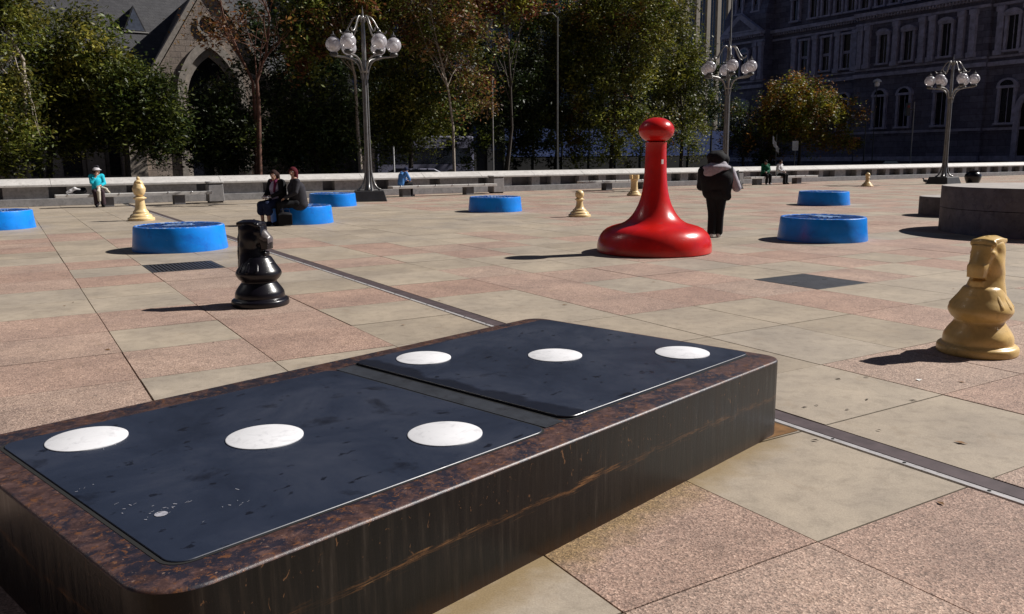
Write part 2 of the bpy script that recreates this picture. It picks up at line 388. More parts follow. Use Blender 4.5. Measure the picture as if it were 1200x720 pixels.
# ---- blended bodies: union of round cones and ellipsoids, meshed with surface nets
def sdf_mesh(prims, res=.012, k=.02):
    lo = np.full(3, 1e9); hi = np.full(3, -1e9)
    for q in prims:
        if q[0] == 'c':
            for P_, r_ in ((q[1], q[3]), (q[2], q[4])): lo = np.minimum(lo, np.array(P_) - r_); hi = np.maximum(hi, np.array(P_) + r_)
        elif q[0] in 'eb': lo = np.minimum(lo, np.array(q[1]) - max(q[2])); hi = np.maximum(hi, np.array(q[1]) + max(q[2]))
    lo -= 3 * res; hi += 3 * res
    n = np.ceil((hi - lo) / res).astype(int) + 1
    ax = [lo[i] + res * np.arange(n[i]) for i in range(3)]
    D = np.full(n, .5, np.float32)
    for q in prims:
        pad = k + 3 * res
        if q[0] == 'c': a_, b_ = np.minimum(np.array(q[1]) - q[3], np.array(q[2]) - q[4]), np.maximum(np.array(q[1]) + q[3], np.array(q[2]) + q[4])
        else: a_, b_ = np.array(q[1]) - max(q[2]), np.array(q[1]) + max(q[2])
        i0 = np.maximum(0, ((a_ - pad - lo) / res).astype(int)); i1 = np.minimum(n, ((b_ + pad - lo) / res).astype(int) + 2)
        if (i1 <= i0).any(): continue
        X, Y, Z = np.meshgrid(*[ax[i][i0[i]:i1[i]] for i in range(3)], indexing='ij')
        P_ = np.stack([X, Y, Z], -1)
        if q[0] == 'c':
            A, B = np.array(q[1]), np.array(q[2]); ba = B - A
            t_ = np.clip(((P_ - A) @ ba) / max(ba @ ba, 1e-9), 0, 1)
            d = np.linalg.norm(P_ - A - t_[..., None] * ba, axis=-1) - (q[3] + (q[4] - q[3]) * t_)
        elif q[0] in 'ex':
            r_ = np.array(q[2]); u = (P_ - np.array(q[1])); kk = np.linalg.norm(u / r_, axis=-1); k2 = np.linalg.norm(u / r_ ** 2, axis=-1)
            d = kk * (kk - 1) / np.maximum(k2, 1e-6)
        else:
            u = np.abs(P_ - np.array(q[1])) - np.array(q[2]); d = np.linalg.norm(np.maximum(u, 0), axis=-1) + np.minimum(u.max(-1), 0)
        s_ = D[i0[0]:i1[0], i0[1]:i1[1], i0[2]:i1[2]]
        kk_ = q[-1] if isinstance(q[-1], float) and len(q) > (5 if q[0] == 'c' else 3) else k
        if q[0] == 'x': s_[...] = np.maximum(s_, -d)
        else:
            h_ = np.clip(.5 + .5 * (s_ - d) / kk_, 0, 1); s_[...] = s_ * (1 - h_) + d * h_ - kk_ * h_ * (1 - h_)
    ins = D < 0
    c = np.zeros(n - 1, int)
    off = [(i, j, l) for i in (0, 1) for j in (0, 1) for l in (0, 1)]
    sh = lambda A, o: A[o[0]:n[0] - 1 + o[0], o[1]:n[1] - 1 + o[1], o[2]:n[2] - 1 + o[2]]
    for o in off: c += sh(ins, o)
    act = (c > 0) & (c < 8); idx = -np.ones(n - 1, int); ids = np.argwhere(act); idx[act] = np.arange(len(ids))
    acc = np.zeros((len(ids), 3)); cnt = np.zeros(len(ids))
    for a_ in range(8):
        for b_ in range(a_ + 1, 8):
            oa, ob = np.array(off[a_]), np.array(off[b_])
            if np.abs(oa - ob).sum() != 1: continue
            da = D[tuple((ids + oa).T)]; db = D[tuple((ids + ob).T)]; m_ = (da < 0) != (db < 0)
            t_ = np.where(m_, da / np.where(m_, da - db, 1), 0)
            acc += m_[:, None] * (oa + t_[:, None] * (ob - oa)); cnt += m_
    V = lo + res * (ids + acc / np.maximum(cnt, 1)[:, None])
    Fs = []
    for ax_ in range(3):
        e = [0, 0, 0]; e[ax_] = 1
        a1, a2 = [(1, 2), (2, 0), (0, 1)][ax_]
        A = ins[tuple(slice(0, n[i] - e[i]) for i in range(3))]; B = ins[tuple(slice(e[i], n[i]) for i in range(3))]
        for flip, mk in ((0, A & ~B), (1, ~A & B)):
            p_ = np.argwhere(mk)
            p_ = p_[(p_[:, a1] > 0) & (p_[:, a2] > 0) & (p_[:, a1] < n[a1] - 1) & (p_[:, a2] < n[a2] - 1)]
            d1 = np.zeros(3, int); d1[a1] = 1; d2 = np.zeros(3, int); d2[a2] = 1
            q = [p_ - d1 - d2, p_ - d2, p_, p_ - d1]
            q = [idx[tuple(x.T)] for x in q]
            if flip: q = q[::-1]
            Fs.append(np.stack(q, 1))
    return V, np.concatenate(Fs)
def sdf_obj(name, prims, m, parent, res=.012, k=.02, label=None):
    V, Fq = sdf_mesh(prims, res, k)
    me = bpy.data.meshes.new(name); me.from_pydata(V.tolist(), [], Fq.tolist()); me.update()
    me.polygons.foreach_set('use_smooth', [True] * len(me.polygons)); me.materials.append(M[m])
    o = bpy.data.objects.new(name, me); COL.objects.link(o); o.parent = parent
    if label: o['label'] = label
    return o

# ------------------------------------------------------------------ ground
g = MB(); g.add([(-900, -300, -.06), (900, -300, -.06), (900, 1500, -.06), (-900, 1500, -.06)], [(0, 1, 2, 3)])
tag(g.build('street_ground', 'asphalt'), None, None, kind='structure')
ROWS = [1.17, 2.19, 3.22, 4.24, 5.5, 6.78, 7.85, 8.93, 10.1, 11.18, 12.25, 13.35, 14.45, 15.56]
while ROWS[0] > -6: ROWS.insert(0, ROWS[0] - 1.04)
r0 = len([x for x in ROWS if x < 1.1])
while ROWS[-1] < 36: ROWS.append(ROWS[-1] + 1.07)
COLS = [.76, 1.8, 2.875, 4.01]
while COLS[0] > -36: COLS.insert(0, COLS[0] - 1.045)
c0 = len([x for x in COLS if x < .7])
COLS2 = [4.23, 5.47, 6.5, 7.53, 8.6, 9.62, 10.68]
while COLS2[-1] < 75: COLS2.append(COLS2[-1] + 1.045)
# which slabs are pink, read off the photograph; keys: start of the row -> string over columns
def pick(col, u):                                            # col: index from -1 (left of .76) ..., u: middle of the row
    def inr(*rs): return any(a_ <= u < b_ for a_, b_ in rs)
    if col == -1: return inr((-9, 10.1), (12.25, 15.6), (18.2, 20.4))
    if col == 0: return inr((-9, 1.1), (6.78, 7.9), (8.93, 10.1), (12.25, 13.4), (14.45, 15.6), (19.8, 22))
    if col == 1: return inr((-9, 3.3), (6.78, 14.45), (17.7, 20))
    if col == 2: return inr((-9, 2.19), (8.93, 10.1), (12.25, 13.4), (16.6, 17.7))
    if col == 3: return inr((-9, 2.19), (8.93, 10.1), (12.25, 13.4), (15.5, 17.7))
    if col == 4: return inr((-9, 4.24), (6.78, 11.18), (13.4, 15.5))
    if col == 5: return inr((0, 4.24), (6.78, 7.85), (8.93, 10.1), (12.2, 14.4))
    if col == 6: return inr((1, 10.1), (13.4, 14.4))
    if col == 7: return inr((0, 4.24), (10.1, 11.1), (14.4, 16.6))
    if col == 8: return inr((6.78, 7.85), (8.93, 11.2), (13.4, 14.5))
    if col == 9: return inr((7.85, 10.1), (3, 5.5))
    return None
SKIP = {(1, 13)}                                             # the grate and the plate take a slab's place
mp, mbg = MB(), MB()
rr_ = random.Random(3)
def slab(b, u0, u1, v0, v1):
    gp = rr_.choice([.0025, .0035, .005, .007]); gq = rr_.choice([.003, .004, .0055, .0075])
    z1 = rr_.uniform(-.0015, .0015)
    P_ = [ab(u0 + gp, v0 + gq), ab(u0 + gp, v1 - gq), ab(u1 - gp, v1 - gq), ab(u1 - gp, v0 + gq)]
    b.add([(x.x, x.y, z1) for x in P_] + [(x.x, x.y, -.03) for x in P_],
          [(0, 1, 2, 3), (4, 5, 1, 0), (5, 6, 2, 1), (6, 7, 3, 2), (7, 4, 0, 3)])
def fill(cols, base):
    for i in range(len(cols) - 1):
        for j in range(len(ROWS) - 1):
            u0, u1, v0, v1 = ROWS[j], ROWS[j + 1], cols[i], cols[i + 1]
            ci = base + i; mid = (u0 + u1) / 2
            if ci == 1 and 13.2 < mid < 14.4: continue
            if ci == 7 and 6.78 < mid < 7.85: continue
            p_ = pick(ci, mid)
            if p_ is None:
                hsh = random.Random((i // (1 + (i // 2) % 2)) * 7919 + (j // (1 + (i + j) % 2)) * 104729 + 11 * base)
                p_ = hsh.random() < .52
            slab(mp if p_ else mbg, u0, u1, v0, v1)
fill(COLS, -c0); fill(COLS2, 3)
tag(mp.build('pink_paving', 'pink'), None, None, kind='structure')
tag(mbg.build('beige_paving', 'beige'), None, None, kind='structure')
jb = MB(); P_ = [ab(-7, -37, -.018), ab(-7, 76, -.018), ab(38, 76, -.018), ab(38, -37, -.018)]; jb.add(P_, [(0, 1, 2, 3)])
tag(jb.build('paving_bed', 'joint'), None, None, kind='structure')

# slot drain along the paving
t = thing('slot_drain', 'long dark slot drain with pale metal edge crossing the paving behind the black slab', 'drain', ab(0, 4.01), PAV * -1)
# local Y runs along UA, local X along UB
t.rotation_euler = (0, 0, -PAV)
u_end = 35.2
MB().box(.012, .052, -6, u_end, -.03, .004).build('edge_strip', 'drain_pale', t)
MB().box(.052, .068, -6, u_end, -.05, -.012).build('slot', 'black_gap', t)
MB().box(.068, .205, -6, u_end, -.03, .002).build('cover_strip', 'drain_dark', t)
for i in range(44):
    if i % 1 == 0:
        y = -.2 + i * .46
        MB().lathe([(.009, 0), (.009, .003)], 10, (.032, y, .004)).build('screw', 'black_gap', t)
# square grate and plate let into the paving
t = thing('drain_grate', 'rectangular iron drain grate in the paving in front of a blue disc seat', 'drain grate', ab(13.9, 2.33), -PAV)
MB().box(-.525, .525, -.535, -.49, -.03, .003).box(-.525, .525, .49, .535, -.03, .003).box(-.525, -.48, -.49, .49, -.03, .003).box(.48, .525, -.49, .49, -.03, .003).build('frame', 'grate', t)
b_ = MB()
for i in range(16): b_.box(-.48 + i * .06 + .012, -.48 + i * .06 + .048, -.49, .49, -.03, -.001)
b_.build('bars', 'grate', t); MB().box(-.48, .48, -.49, .49, -.04, -.028).build('pit', 'black_gap', t)
t = thing('cover_plate', 'square dark iron access plate let into the pale paving', 'cover plate', ab(7.315, 9.11), -PAV)
MB().box(-.495, .495, -.52, .52, -.03, .002).build('plate', 'plate', t, bevel=.004)
for sx in (-1, 1):
    MB().box(sx * .3 - .04, sx * .3 + .04, -.012, .012, .002, .005).build('lifting_slot', 'black_gap', t)

# ------------------------------------------------------------------ boundary wall of the plaza
def wall():
    t = thing('plaza_wall', 'long low granite wall with pale sloping coping and dark recesses closing off the plaza', 'wall', ab(36.3, 0), ANG_B)
    x0, x1 = -14, 78
    MB().slab_y([(x0, 0), (x1, 0), (x1, .28), (x0, .28)], -.12, .7).build('base_course', 'stone', t, bevel=.01)
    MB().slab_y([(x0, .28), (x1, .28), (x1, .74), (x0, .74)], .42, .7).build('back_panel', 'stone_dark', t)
    # coping in lengths: the upper face leans back towards the street
    c = MB(); x = x0
    while x < x1:
        w_ = 3.12; xe = min(x + w_ - .012, x1)
        prof = [(-.10, .72), (-.10, .80), (.30, 1.0), (.80, 1.02), (.80, .72)]
        n = len(prof); vs = [(x, y, z) for y, z in prof] + [(xe, y, z) for y, z in prof]
        c.add(vs, [tuple(range(n - 1, -1, -1)), tuple(range(n, 2 * n))] + [(i, (i + 1) % n, n + (i + 1) % n, n + i) for i in range(n)])
        x += w_
    c.build('coping', 'coping', t, bevel=.008)
    # blocks between the recesses: wide stones with narrow gaps on the left, thin piers with wide gaps on the right
    x = x0; k_ = 0
    while x < x1:
        if x < 20: wb, gap = R.choice([2.1, 1.5, 2.0]), R.choice([.55, .62])
        elif x < 34: wb, gap = R.choice([.5, 1.4, .6]), R.choice([.7, 1.2])
        else: wb, gap = R.choice([.42, .5, 1.1 if x < 50 else .45]), R.choice([1.0, 1.15])
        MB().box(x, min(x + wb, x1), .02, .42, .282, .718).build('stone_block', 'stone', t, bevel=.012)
        x += wb + gap; k_ += 1
    # stepped ledges in front of the right half read as part of the base course
wall()
def bench(v0, v1, legs, label):
    t = thing('stone_bench', label, 'bench', ab(34.3, (v0 + v1) / 2), ANG_B, 'stone benches along the plaza wall')
    h_ = (v1 - v0) / 2; c_ = (v0 + v1) / 2
    MB().box(-h_, h_, -.28, .28, .36, .48).build('seat', 'coping', t, bevel=.012)  # brighter stone colour stands in for light falling on the seat
    for l in legs: MB().box(l - c_ - .2, l - c_ + .2, -.2, .2, 0, .36).build('leg', 'stone_dark', t, bevel=.01)
    k_ = int((v1 - v0) / .85)
    for i in range(k_):
        x = -h_ + .4 + i * .85; MB().ball((x, -.275, .475), .035, 10, (1.2, .7, .8)).build('skate_stud', 'stud', t)
bench(1.6, 7.0, (3.3, 5.8), 'granite bench the turquoise woman sits on, left of the first bin')
bench(14.6, 19.9, (15.3, 18.5), 'granite bench with bright studs behind the nearest lamp post, person in blue on it')
bench(24.9, 30.3, (26.6, 29.0), 'granite bench behind the red game piece, no one sitting on it')
bench(36.8, 42.6, (37.6, 41.0), 'granite bench where the green and the white shirted people sit')
def bin_(v, u, label):
    t = thing('litter_bin', label, 'bin', ab(u, v), ANG_B, 'square litter bins beside the benches')
    MB().prism([(-.30, -.30), (.30, -.30), (.30, .30), (-.30, .30)], .05, .72, [(-.28, -.28), (.28, -.28), (.28, .28), (-.28, .28)]).build('body', 'bin', t, bevel=.02)
    MB().box(-.25, .25, -.25, .25, 0, .05).build('foot', 'black', t)
    MB().box(-.255, .255, -.255, .255, .72, .76).build('opening', 'black', t)
    MB().box(-.30, .30, -.30, .30, .76, .84).build('lid', 'bin_lid', t, bevel=.02)
bin_(7.25, 34.75, 'grey square litter bin right of the bench with the turquoise woman')
bin_(20.35, 34.9, 'grey litter bin with pale lid behind the blue disc, end of the studded bench')
bin_(36.2, 34.6, 'stubby grey litter bin right of the standing man, far down the wall')

# ------------------------------------------------------------------ the black domino
def rrect(x0, x1, y0, y1, r, n=8):
    pts = []; R4 = r if hasattr(r, '__len__') else (r,) * 4
    for r, sx, sy, a0 in ((R4[0], 1, 1, 0), (R4[1], -1, 1, pi / 2), (R4[2], -1, -1, pi), (R4[3], 1, -1, 3 * pi / 2)):
        cx_ = (x1 - r) if sx > 0 else (x0 + r); cy_ = (y1 - r) if sy > 0 else (y0 + r)
        for i in range(n + 1):
            a = a0 + pi / 2 * i / n; yy = cy_ + r * sin(a); xx = cx_ + r * cos(a)
            pts.append((xx, yy - .055 * xx / 3.82 * max(0, 1 - yy / 2)))      # the near side runs in a little towards its left end
    return pts
DB = 0.746566
t = thing('giant_domino', 'giant weathered black steel domino with six white dots lying in the foreground', 'domino', (1.639, 4.845, 0), pi / 2 - DB)
# local X runs along the long side away from the camera, local Y across to the left
LX, LY, HZ = -3.82, 2.0, .46
CR = (.13, .13, .19, .13)
bo = MB(); outer = rrect(LX, 0, 0, LY, CR, 10); n_ = len(outer)
bo.add([(x, y, 0) for x, y in outer] + [(x, y, HZ - .010) for x, y in outer], [(i, (i + 1) % n_, n_ + (i + 1) % n_, n_ + i) for i in range(n_)])
bo.build('side_plate', 'steel_side', t, smooth=40)
rim = MB()
r1 = rrect(LX + .003, -.003, .003, LY - .003, [q - .002 for q in CR], 10); r2 = rrect(LX + .012, -.012, .012, LY - .012, [q - .01 for q in CR], 10)
rim.add([(x, y, HZ - .010) for x, y in outer] + [(x, y, HZ - .003) for x, y in r1] + [(x, y, HZ) for x, y in r2],
        [(i, (i + 1) % n_, n_ + (i + 1) % n_, n_ + i) for i in range(n_)] + [(n_ + i, n_ + (i + 1) % n_, 2 * n_ + (i + 1) % n_, 2 * n_ + i) for i in range(n_)] + [tuple(range(2 * n_, 3 * n_))])
rim.build('top_rim', 'steel_rim', t, smooth=50)
def panel(x0, x1, y0, y1, h_, name, label, r=.07):
    p0 = rrect(x0, x1, y0, y1, r, 8); p1 = rrect(x0 + .002, x1 - .002, y0 + .002, y1 - .002, r - .002, 8); n = len(p0)
    b = MB(); b.add([(x, y, HZ - .002) for x, y in p0] + [(x, y, HZ + h_ - .002) for x, y in p0] + [(x, y, HZ + h_) for x, y in p1],
        [(i, (i + 1) % n, n + (i + 1) % n, n + i) for i in range(n)] + [(n + i, n + (i + 1) % n, 2 * n + (i + 1) % n, 2 * n + i) for i in range(n)] + [tuple(range(2 * n, 3 * n))])
    o = b.build(name, 'steel_panel', t, smooth=30); o['label'] = label
    gv = rrect(x0 - .016, x1 + .012, y0 - .010, y1 + .012, r + .012, 8)        # dark seam around the panel
    MB().add([(x, y, HZ + .0015) for x, y in gv], [tuple(range(n))]).build('seam', 'black_gap', o)
    return o
panel(-3.675, -1.975, .165, 1.81, .006, 'top_panel', 'near half of the top, flush with the rim')
panel(-1.81, -.075, .19, 1.84, .014, 'top_panel', 'far half of the top, raised a little')
MB().box(-1.96, -1.835, .22, 1.80, HZ + .002, HZ + .004).build('middle_strip', 'steel_strip', t)
for (x, y), hh in zip([(-3.397, 1.605), (-2.869, 1.047), (-2.323, .488), (-1.476, 1.592), (-.909, 1.041), (-.352, .497)], [.006] * 3 + [.014] * 3):
    MB().lathe([(.163, -.002), (.163, .004), (.159, .006)], 56, (x, y, HZ + hh)).build('white_dot', 'dot', t, smooth=30)
sm_ = MB(); rgs = random.Random(9)
sm_.add([(-3.534 + .022 * cos(i * pi / 6), .599 + .022 * sin(i * pi / 6), HZ + .008) for i in range(12)], [tuple(range(12))])
for (x, y, k_, l_) in ((-3.50, .62, 16, .10), (-3.60, .74, 5, .05), (-3.62, 1.03, 4, .05), (-3.40, 1.42, 3, .05), (-3.33, .50, 8, .12)):
    for _ in range(k_):
        a_ = x + rgs.gauss(0, l_ * .6); c_ = y + rgs.gauss(0, l_ * .35); d_ = rgs.uniform(.004, .02); e_ = rgs.uniform(0, 3); w_ = .0022
        sm_.add([(a_, c_, HZ + .008), (a_ + w_, c_ + w_, HZ + .008), (a_ + d_ * cos(e_) + w_, c_ + d_ * sin(e_) + w_, HZ + .008), (a_ + d_ * cos(e_), c_ + d_ * sin(e_), HZ + .008)], [(0, 1, 2, 3)])
sm_.build('paint_smudge', 'worn_smudge', t)
q_ = [ab(3.235, 3.55), ab(3.235, 4.0), ab(3.50, 4.0), ab(3.68, 4.0), ab(3.6, 3.6)]
tag(MB().add([(x.x, x.y, .0035) for x in q_], [tuple(range(5))]).build('rust_stain', 'puddle'), 'orange brown rust stain on the paving at the far corner of the domino', 'stain')

# ------------------------------------------------------------------ game pieces
def disc(loc, label, first=[]):
    if first: return copy_thing(first[0], (*loc, 0), R.uniform(0, 6), label)
    t = thing('checkers_piece', label, 'game piece', (*loc, 0), .4, 'blue checkers pieces on the plaza')
    MB().lathe([(.855, 0), (.858, .02), (.84, .16), (.825, .30), (.815, .425), (.806, .448)], 96).build('body', 'blue', t, smooth=40)
    MB().lathe([(.806, .448), (.795, .458), (.765, .460), (.745, .452), (.735, .442)], 96).build('rim', 'blue_worn', t, smooth=60)
    MB().lathe([(.7349, .440), (.735, .443), (.2, .447)], 96).build('top_face', 'blue_top', t)
    b = MB()
    for i in range(5):                                                          # moulded crown in the middle
        a = radians(50 + i * 20); b.prism([(-.05 + cos(a) * .22, -.12 + sin(a) * .10), (.05 + cos(a) * .22, -.12 + sin(a) * .10), (.02 + cos(a) * .34, .02 + sin(a) * .16), (-.02 + cos(a) * .34, .02 + sin(a) * .16)], .446, .466)
    b.box(-.28, .28, -.20, -.09, .446, .462)
    b.build('crown_relief', 'emblem', t)
    first.append(t); return t
disc((-6.31, 15.8), 'blue disc seat behind the black knight and the drain grate, nearest on the left')
disc((6.22, 16.6), 'blue disc seat right of the red piece, the nearer of the right pair')
disc((10.7, 28.6), 'blue disc seat at the far right, farther back than its twin')
disc((-.51, 26.55), 'blue disc seat standing alone in the middle left of the small pale pawn')
disc((-5.62, 22.22), 'blue disc seat with the two dark dressed people sitting on it')
disc((-6.47, 30.29), 'blue disc seat in front of the nearest lamp post base')
disc((-13.05, 21.12), 'blue disc seat cut off by the left edge of the photo')

t = thing('red_game_piece', 'huge glossy red board game pawn with round knob standing on the plaza', 'game piece', (2.52, 14.64, 0))
prof = [(.97, 0), (1.0, .015), (1.002, .06), (1.0, .13), (.985, .21), (.955, .29), (.905, .36), (.84, .415), (.76, .452), (.67, .478), (.585, .50), (.52, .53), (.455, .58), (.395, .645), (.34, .73), (.29, .83), (.252, .94),
        (.225, 1.06), (.205, 1.2), (.194, 1.36), (.186, 1.55), (.181, 1.72), (.18, 1.86), (.186, 1.90)]
MB().lathe(prof, 96).build('base', 'red', t, smooth=60)
MB().ball((0, 0, 2.105), 1, 56, (.305, .305, .218)).build('knob', 'red', t, smooth=60)
a_ = radians(-62)
MB().add([(.187 * cos(a_ + d), .187 * sin(a_ + d), z) for z in (1.53, 1.61) for d in (-.12, 0, .12)], [(0, 1, 4, 3), (1, 2, 5, 4)]).build('sticker', 'white', t)

def smooth_prof(pts, sub=5):
    out = []
    P_ = [pts[0]] + list(pts) + [pts[-1]]
    for i in range(1, len(P_) - 2):
        for k_ in range(sub):
            s_ = k_ / sub; q = []
            for d in range(2):
                a0, a1, a2, a3 = P_[i - 1][d], P_[i][d], P_[i + 1][d], P_[i + 2][d]
                q.append(.5 * (2 * a1 + (a2 - a0) * s_ + (2 * a0 - 5 * a1 + 4 * a2 - a3) * s_ ** 2 + (3 * a1 - a0 - 3 * a2 + a3) * s_ ** 3))
            out.append((max(q[0], .001), q[1]))
    out.append(pts[-1]); return out
FOOT = [(.325, 0), (.337, .012), (.337, .055), (.322, .075), (.293, .09), (.291, .12), (.285, .155), (.262, .195), (.232, .235), (.210, .265), (.210, .285), (.232, .305), (.255, .335), (.268, .365), (.262, .395), (.240, .43), (.21, .47), (.18, .52), (.15, .56), (.10, .58)]
def knight(name, label, m, loc, rz, sc, worn=None, group=None):
    t = thing(name, label, 'chess piece', loc, rz, group); t.scale = (sc, sc, 1)
    MB().lathe(smooth_prof(FOOT), 72).build('base', m, t, smooth=55)
    # neck and head, muzzle towards +X
    neck = [('c', (-.05, 0, .45), (-.085, 0, .66), .19, .13), ('c', (-.085, 0, .66), (-.08, 0, .86), .13, .125),
            ('c', (.06, 0, .44), (-.01, 0, .60), .15, .09, .05), ('b', (.0, 0, .86), (.10, .085, .055), .04),
            ('c', (.03, 0, .83), (.115, 0, .73), .09, .08, .03), ('b', (.13, 0, .70), (.042, .07, .05), .03),
            ('b', (.10, 0, .60), (.035, .055, .014), .03), ('c', (-.05, 0, .64), (.08, 0, .62), .07, .05, .03),
            ('e', (-.03, .085, .75), (.085, .055, .09)), ('e', (-.03, -.085, .75), (.085, .055, .09)),
            ('e', (.045, .085, .845), (.04, .024, .026), .012), ('e', (.045, -.085, .845), (.04, .024, .026), .012),
            ('x', (.165, 0, .632), (.10, .16, .013)),
            ('x', (.05, .21, .60), (.09, .06, .10)), ('x', (.05, -.21, .60), (.09, .06, .10))]
    sdf_obj('head', neck, m, t, .008, .03)
    mane = [('b', (-.075, 0, .94), (.135, .088, .016), .03), ('e', (-.07, 0, .94), (.15, .095, .045), .03), ('c', (.055, -.085, .925), (.055, .085, .925), .03, .03), ('b', (-.035, 0, .90), (.10, .085, .012), .02), ('e', (-.02, 0, .972), (.02, .02, .018), .005),
            ('c', (-.15, 0, .925), (-.19, 0, .76), .055, .055), ('c', (-.19, 0, .76), (-.195, 0, .60), .055, .06), ('c', (-.195, 0, .60), (-.20, 0, .44), .06, .06), ('b', (-.185, 0, .86), (.014, .07, .07), .02)]
    for i in range(5):
        z = .86 - i * .085; mane += [('x', (-.262, 0, z), (.026, .2, .010)), ('x', (-.15, .115, z), (.06, .03, .010)), ('x', (-.15, -.115, z), (.06, .03, .010))]
    sdf_obj('mane', mane, m, t, .008, .015)
    for s_ in (-1, 1):
        e = [('c', (.05, s_ * .115, .535), (.085, s_ * .205, .40), .032, .040), ('c', (-.02, s_ * .125, .535), (-.01, s_ * .228, .395), .032, .038), ('c', (-.09, s_ * .10, .535), (-.11, s_ * .20, .395), .032, .038)]
        sdf_obj('chest_curl', e, m, t, .009, .02)
    if worn: sdf_obj('muzzle', [('b', (.134, 0, .73), (.042, .068, .047), .03), ('c', (.07, 0, .80), (.118, 0, .755), .086, .080)], worn, t, .009, .03, 'worn grey muzzle with sunlit tone painted in')
    return t
knight('chess_knight', 'tall glossy black chess knight facing right behind the domino', 'ebony', (-2.92, 9.50, 0), radians(-12), .96, 'ebony_worn_lit')
knight('chess_knight', 'pale cream coloured chess knight facing left at the right edge', 'gold', (3.94, 6.86, 0), radians(-144), .92)
PAWN = [(.315, 0), (.318, .05), (.30, .07), (.27, .085), (.262, .12), (.235, .145), (.20, .165), (.19, .2), (.145, .235), (.115, .29), (.098, .36), (.095, .43), (.105, .465), (.135, .48), (.138, .495), (.105, .51), (.095, .525)]
def pawn(loc, label, sc):
    t = thing('chess_pawn', label, 'chess piece', (*loc, 0), 0, 'pale chess pawns'); t.scale = (sc,) * 3
    MB().lathe(smooth_prof(PAWN, 4), 48).build('base', 'ivory', t, smooth=50); MB().ball((0, 0, .625), .128, 32).build('knob', 'ivory', t, smooth=60)
pawn((1.94, 23.67), 'small pale cream chess pawn standing left of the red piece', 1.0)
pawn((19.15, 45.04), 'tiny pale chess pawn far away in front of the right end of the wall', .98)
t = thing('chess_rook', 'pale cream chess rook behind the red piece neck', 'chess piece', (5.35, 36.38, 0)); t.scale = (1, 1, .98)
MB().lathe(smooth_prof([(.31, 0), (.315, .06), (.29, .09), (.25, .12), (.24, .16), (.19, .2), (.165, .27), (.15, .4), (.148, .55), (.155, .66), (.175, .70), (.205, .73), (.21, .76)], 4), 48).build('base', 'ivory', t, smooth=50)
b = MB()
for i in range(6):
    a0, a1 = 2 * pi * (i + .14) / 6, 2 * pi * (i + .86) / 6
    arc = [(.21 * cos(a0 + (a1 - a0) * k_ / 6), .21 * sin(a0 + (a1 - a0) * k_ / 6)) for k_ in range(7)] + [(.13 * cos(a1 - (a1 - a0) * k_ / 6), .13 * sin(a1 - (a1 - a0) * k_ / 6)) for k_ in range(7)]
    b.prism(arc, .755, .92)
b.build('battlements', 'ivory', t)
t = thing('chess_bishop', 'pale cream chess bishop near the bench and the turquoise woman', 'chess piece', (-10.47, 23.57, 0)); t.scale = (1, 1, 1)
MB().lathe(smooth_prof([(.355, 0), (.36, .06), (.34, .085), (.30, .1), (.29, .14), (.26, .175), (.215, .2), (.205, .25), (.165, .30), (.14, .39), (.125, .5), (.125, .58), (.165, .61), (.185, .625), (.165, .645), (.13, .66), (.135, .675)], 4), 56).build('base', 'ivory', t, smooth=50)
sdf_obj('mitre', [('c', (0, 0, .90), (0, 0, 1.02), .178, .125, .03), ('e', (0, 0, .80), (.15, .15, .14)), ('x', (.1, -.1, 1.05), (.16, .03, .03))], 'ivory', t, .012, .05)
MB().ball((0, 0, 1.175), .05, 20).build('knob', 'ivory', t, smooth=60)

# ------------------------------------------------------------------ planters, pot, rail
def cyl_planter(loc, r, h_, label, joint):
    t = thing('stone_planter', label, 'planter', (*loc, 0))
    if joint:
        MB().lathe([(r, 0), (r, h_ * .52)], 120).build('lower_course', 'planter', t, smooth=40)
        MB().lathe([(r - .015, h_ * .52), (r - .015, h_ * .535)], 120).build('joint', 'black_gap', t, smooth=40)
        MB().lathe([(r, h_ * .535), (r, h_ - .012), (r - .01, h_)], 120).build('upper_course', 'planter', t, smooth=40)
    else: MB().lathe([(r, 0), (r, h_ - .012), (r - .01, h_)], 90).build('drum', 'planter', t, smooth=40)
    MB().lathe([(r - .012, h_ - .002), (r - .02, h_ + .004)], 120).build('top_slab', 'planter_top', t)
cyl_planter((11.60, 17.75), 2.2, .98, 'big round grey stone drum with a joint round its middle at the right edge', True)
cyl_planter((12.35, 23.0), 1.0, .52, 'lower round stone drum half hidden behind the big drum', False)
t = thing('black_urn', 'squat black urn standing on the paving right of the far lamp post', 'urn', (24.73, 44.9, 0))
MB().lathe(smooth_prof([(.22, 0), (.26, .04), (.33, .2), (.40, .42), (.40, .56), (.33, .68), (.25, .74), (.27, .78)], 4), 40).build('vessel', 'ebony', t, smooth=50)
MB().lathe([(.29, .78), (.29, .81), (.05, .84), (.05, .88)], 32).build('lid', 'ebony', t, smooth=30)
t = thing('low_rail', 'low thin metal rail behind the big stone drum at the right edge', 'rail', (25.2, 40.5, 0), -.1)
for x in (0, 1.7, 3.4): MB().tube([(x, 0, 0), (x, 0, .62)], .03, 8).build('post', 'rail', t)
MB().tube([(0, 0, .62), (3.4, 0, .62)], .03, 8).build('top_bar', 'rail', t)
MB().lathe([(.12, 0), (.05, .08), (.03, .28)], 16, (-.6, 0, 0)).build('peg', 'rail', t)
t = thing('pigeon', 'small dark pigeon on the paving left of the far lamp base', 'bird', (24.2, 48.9, 0), 2.6)
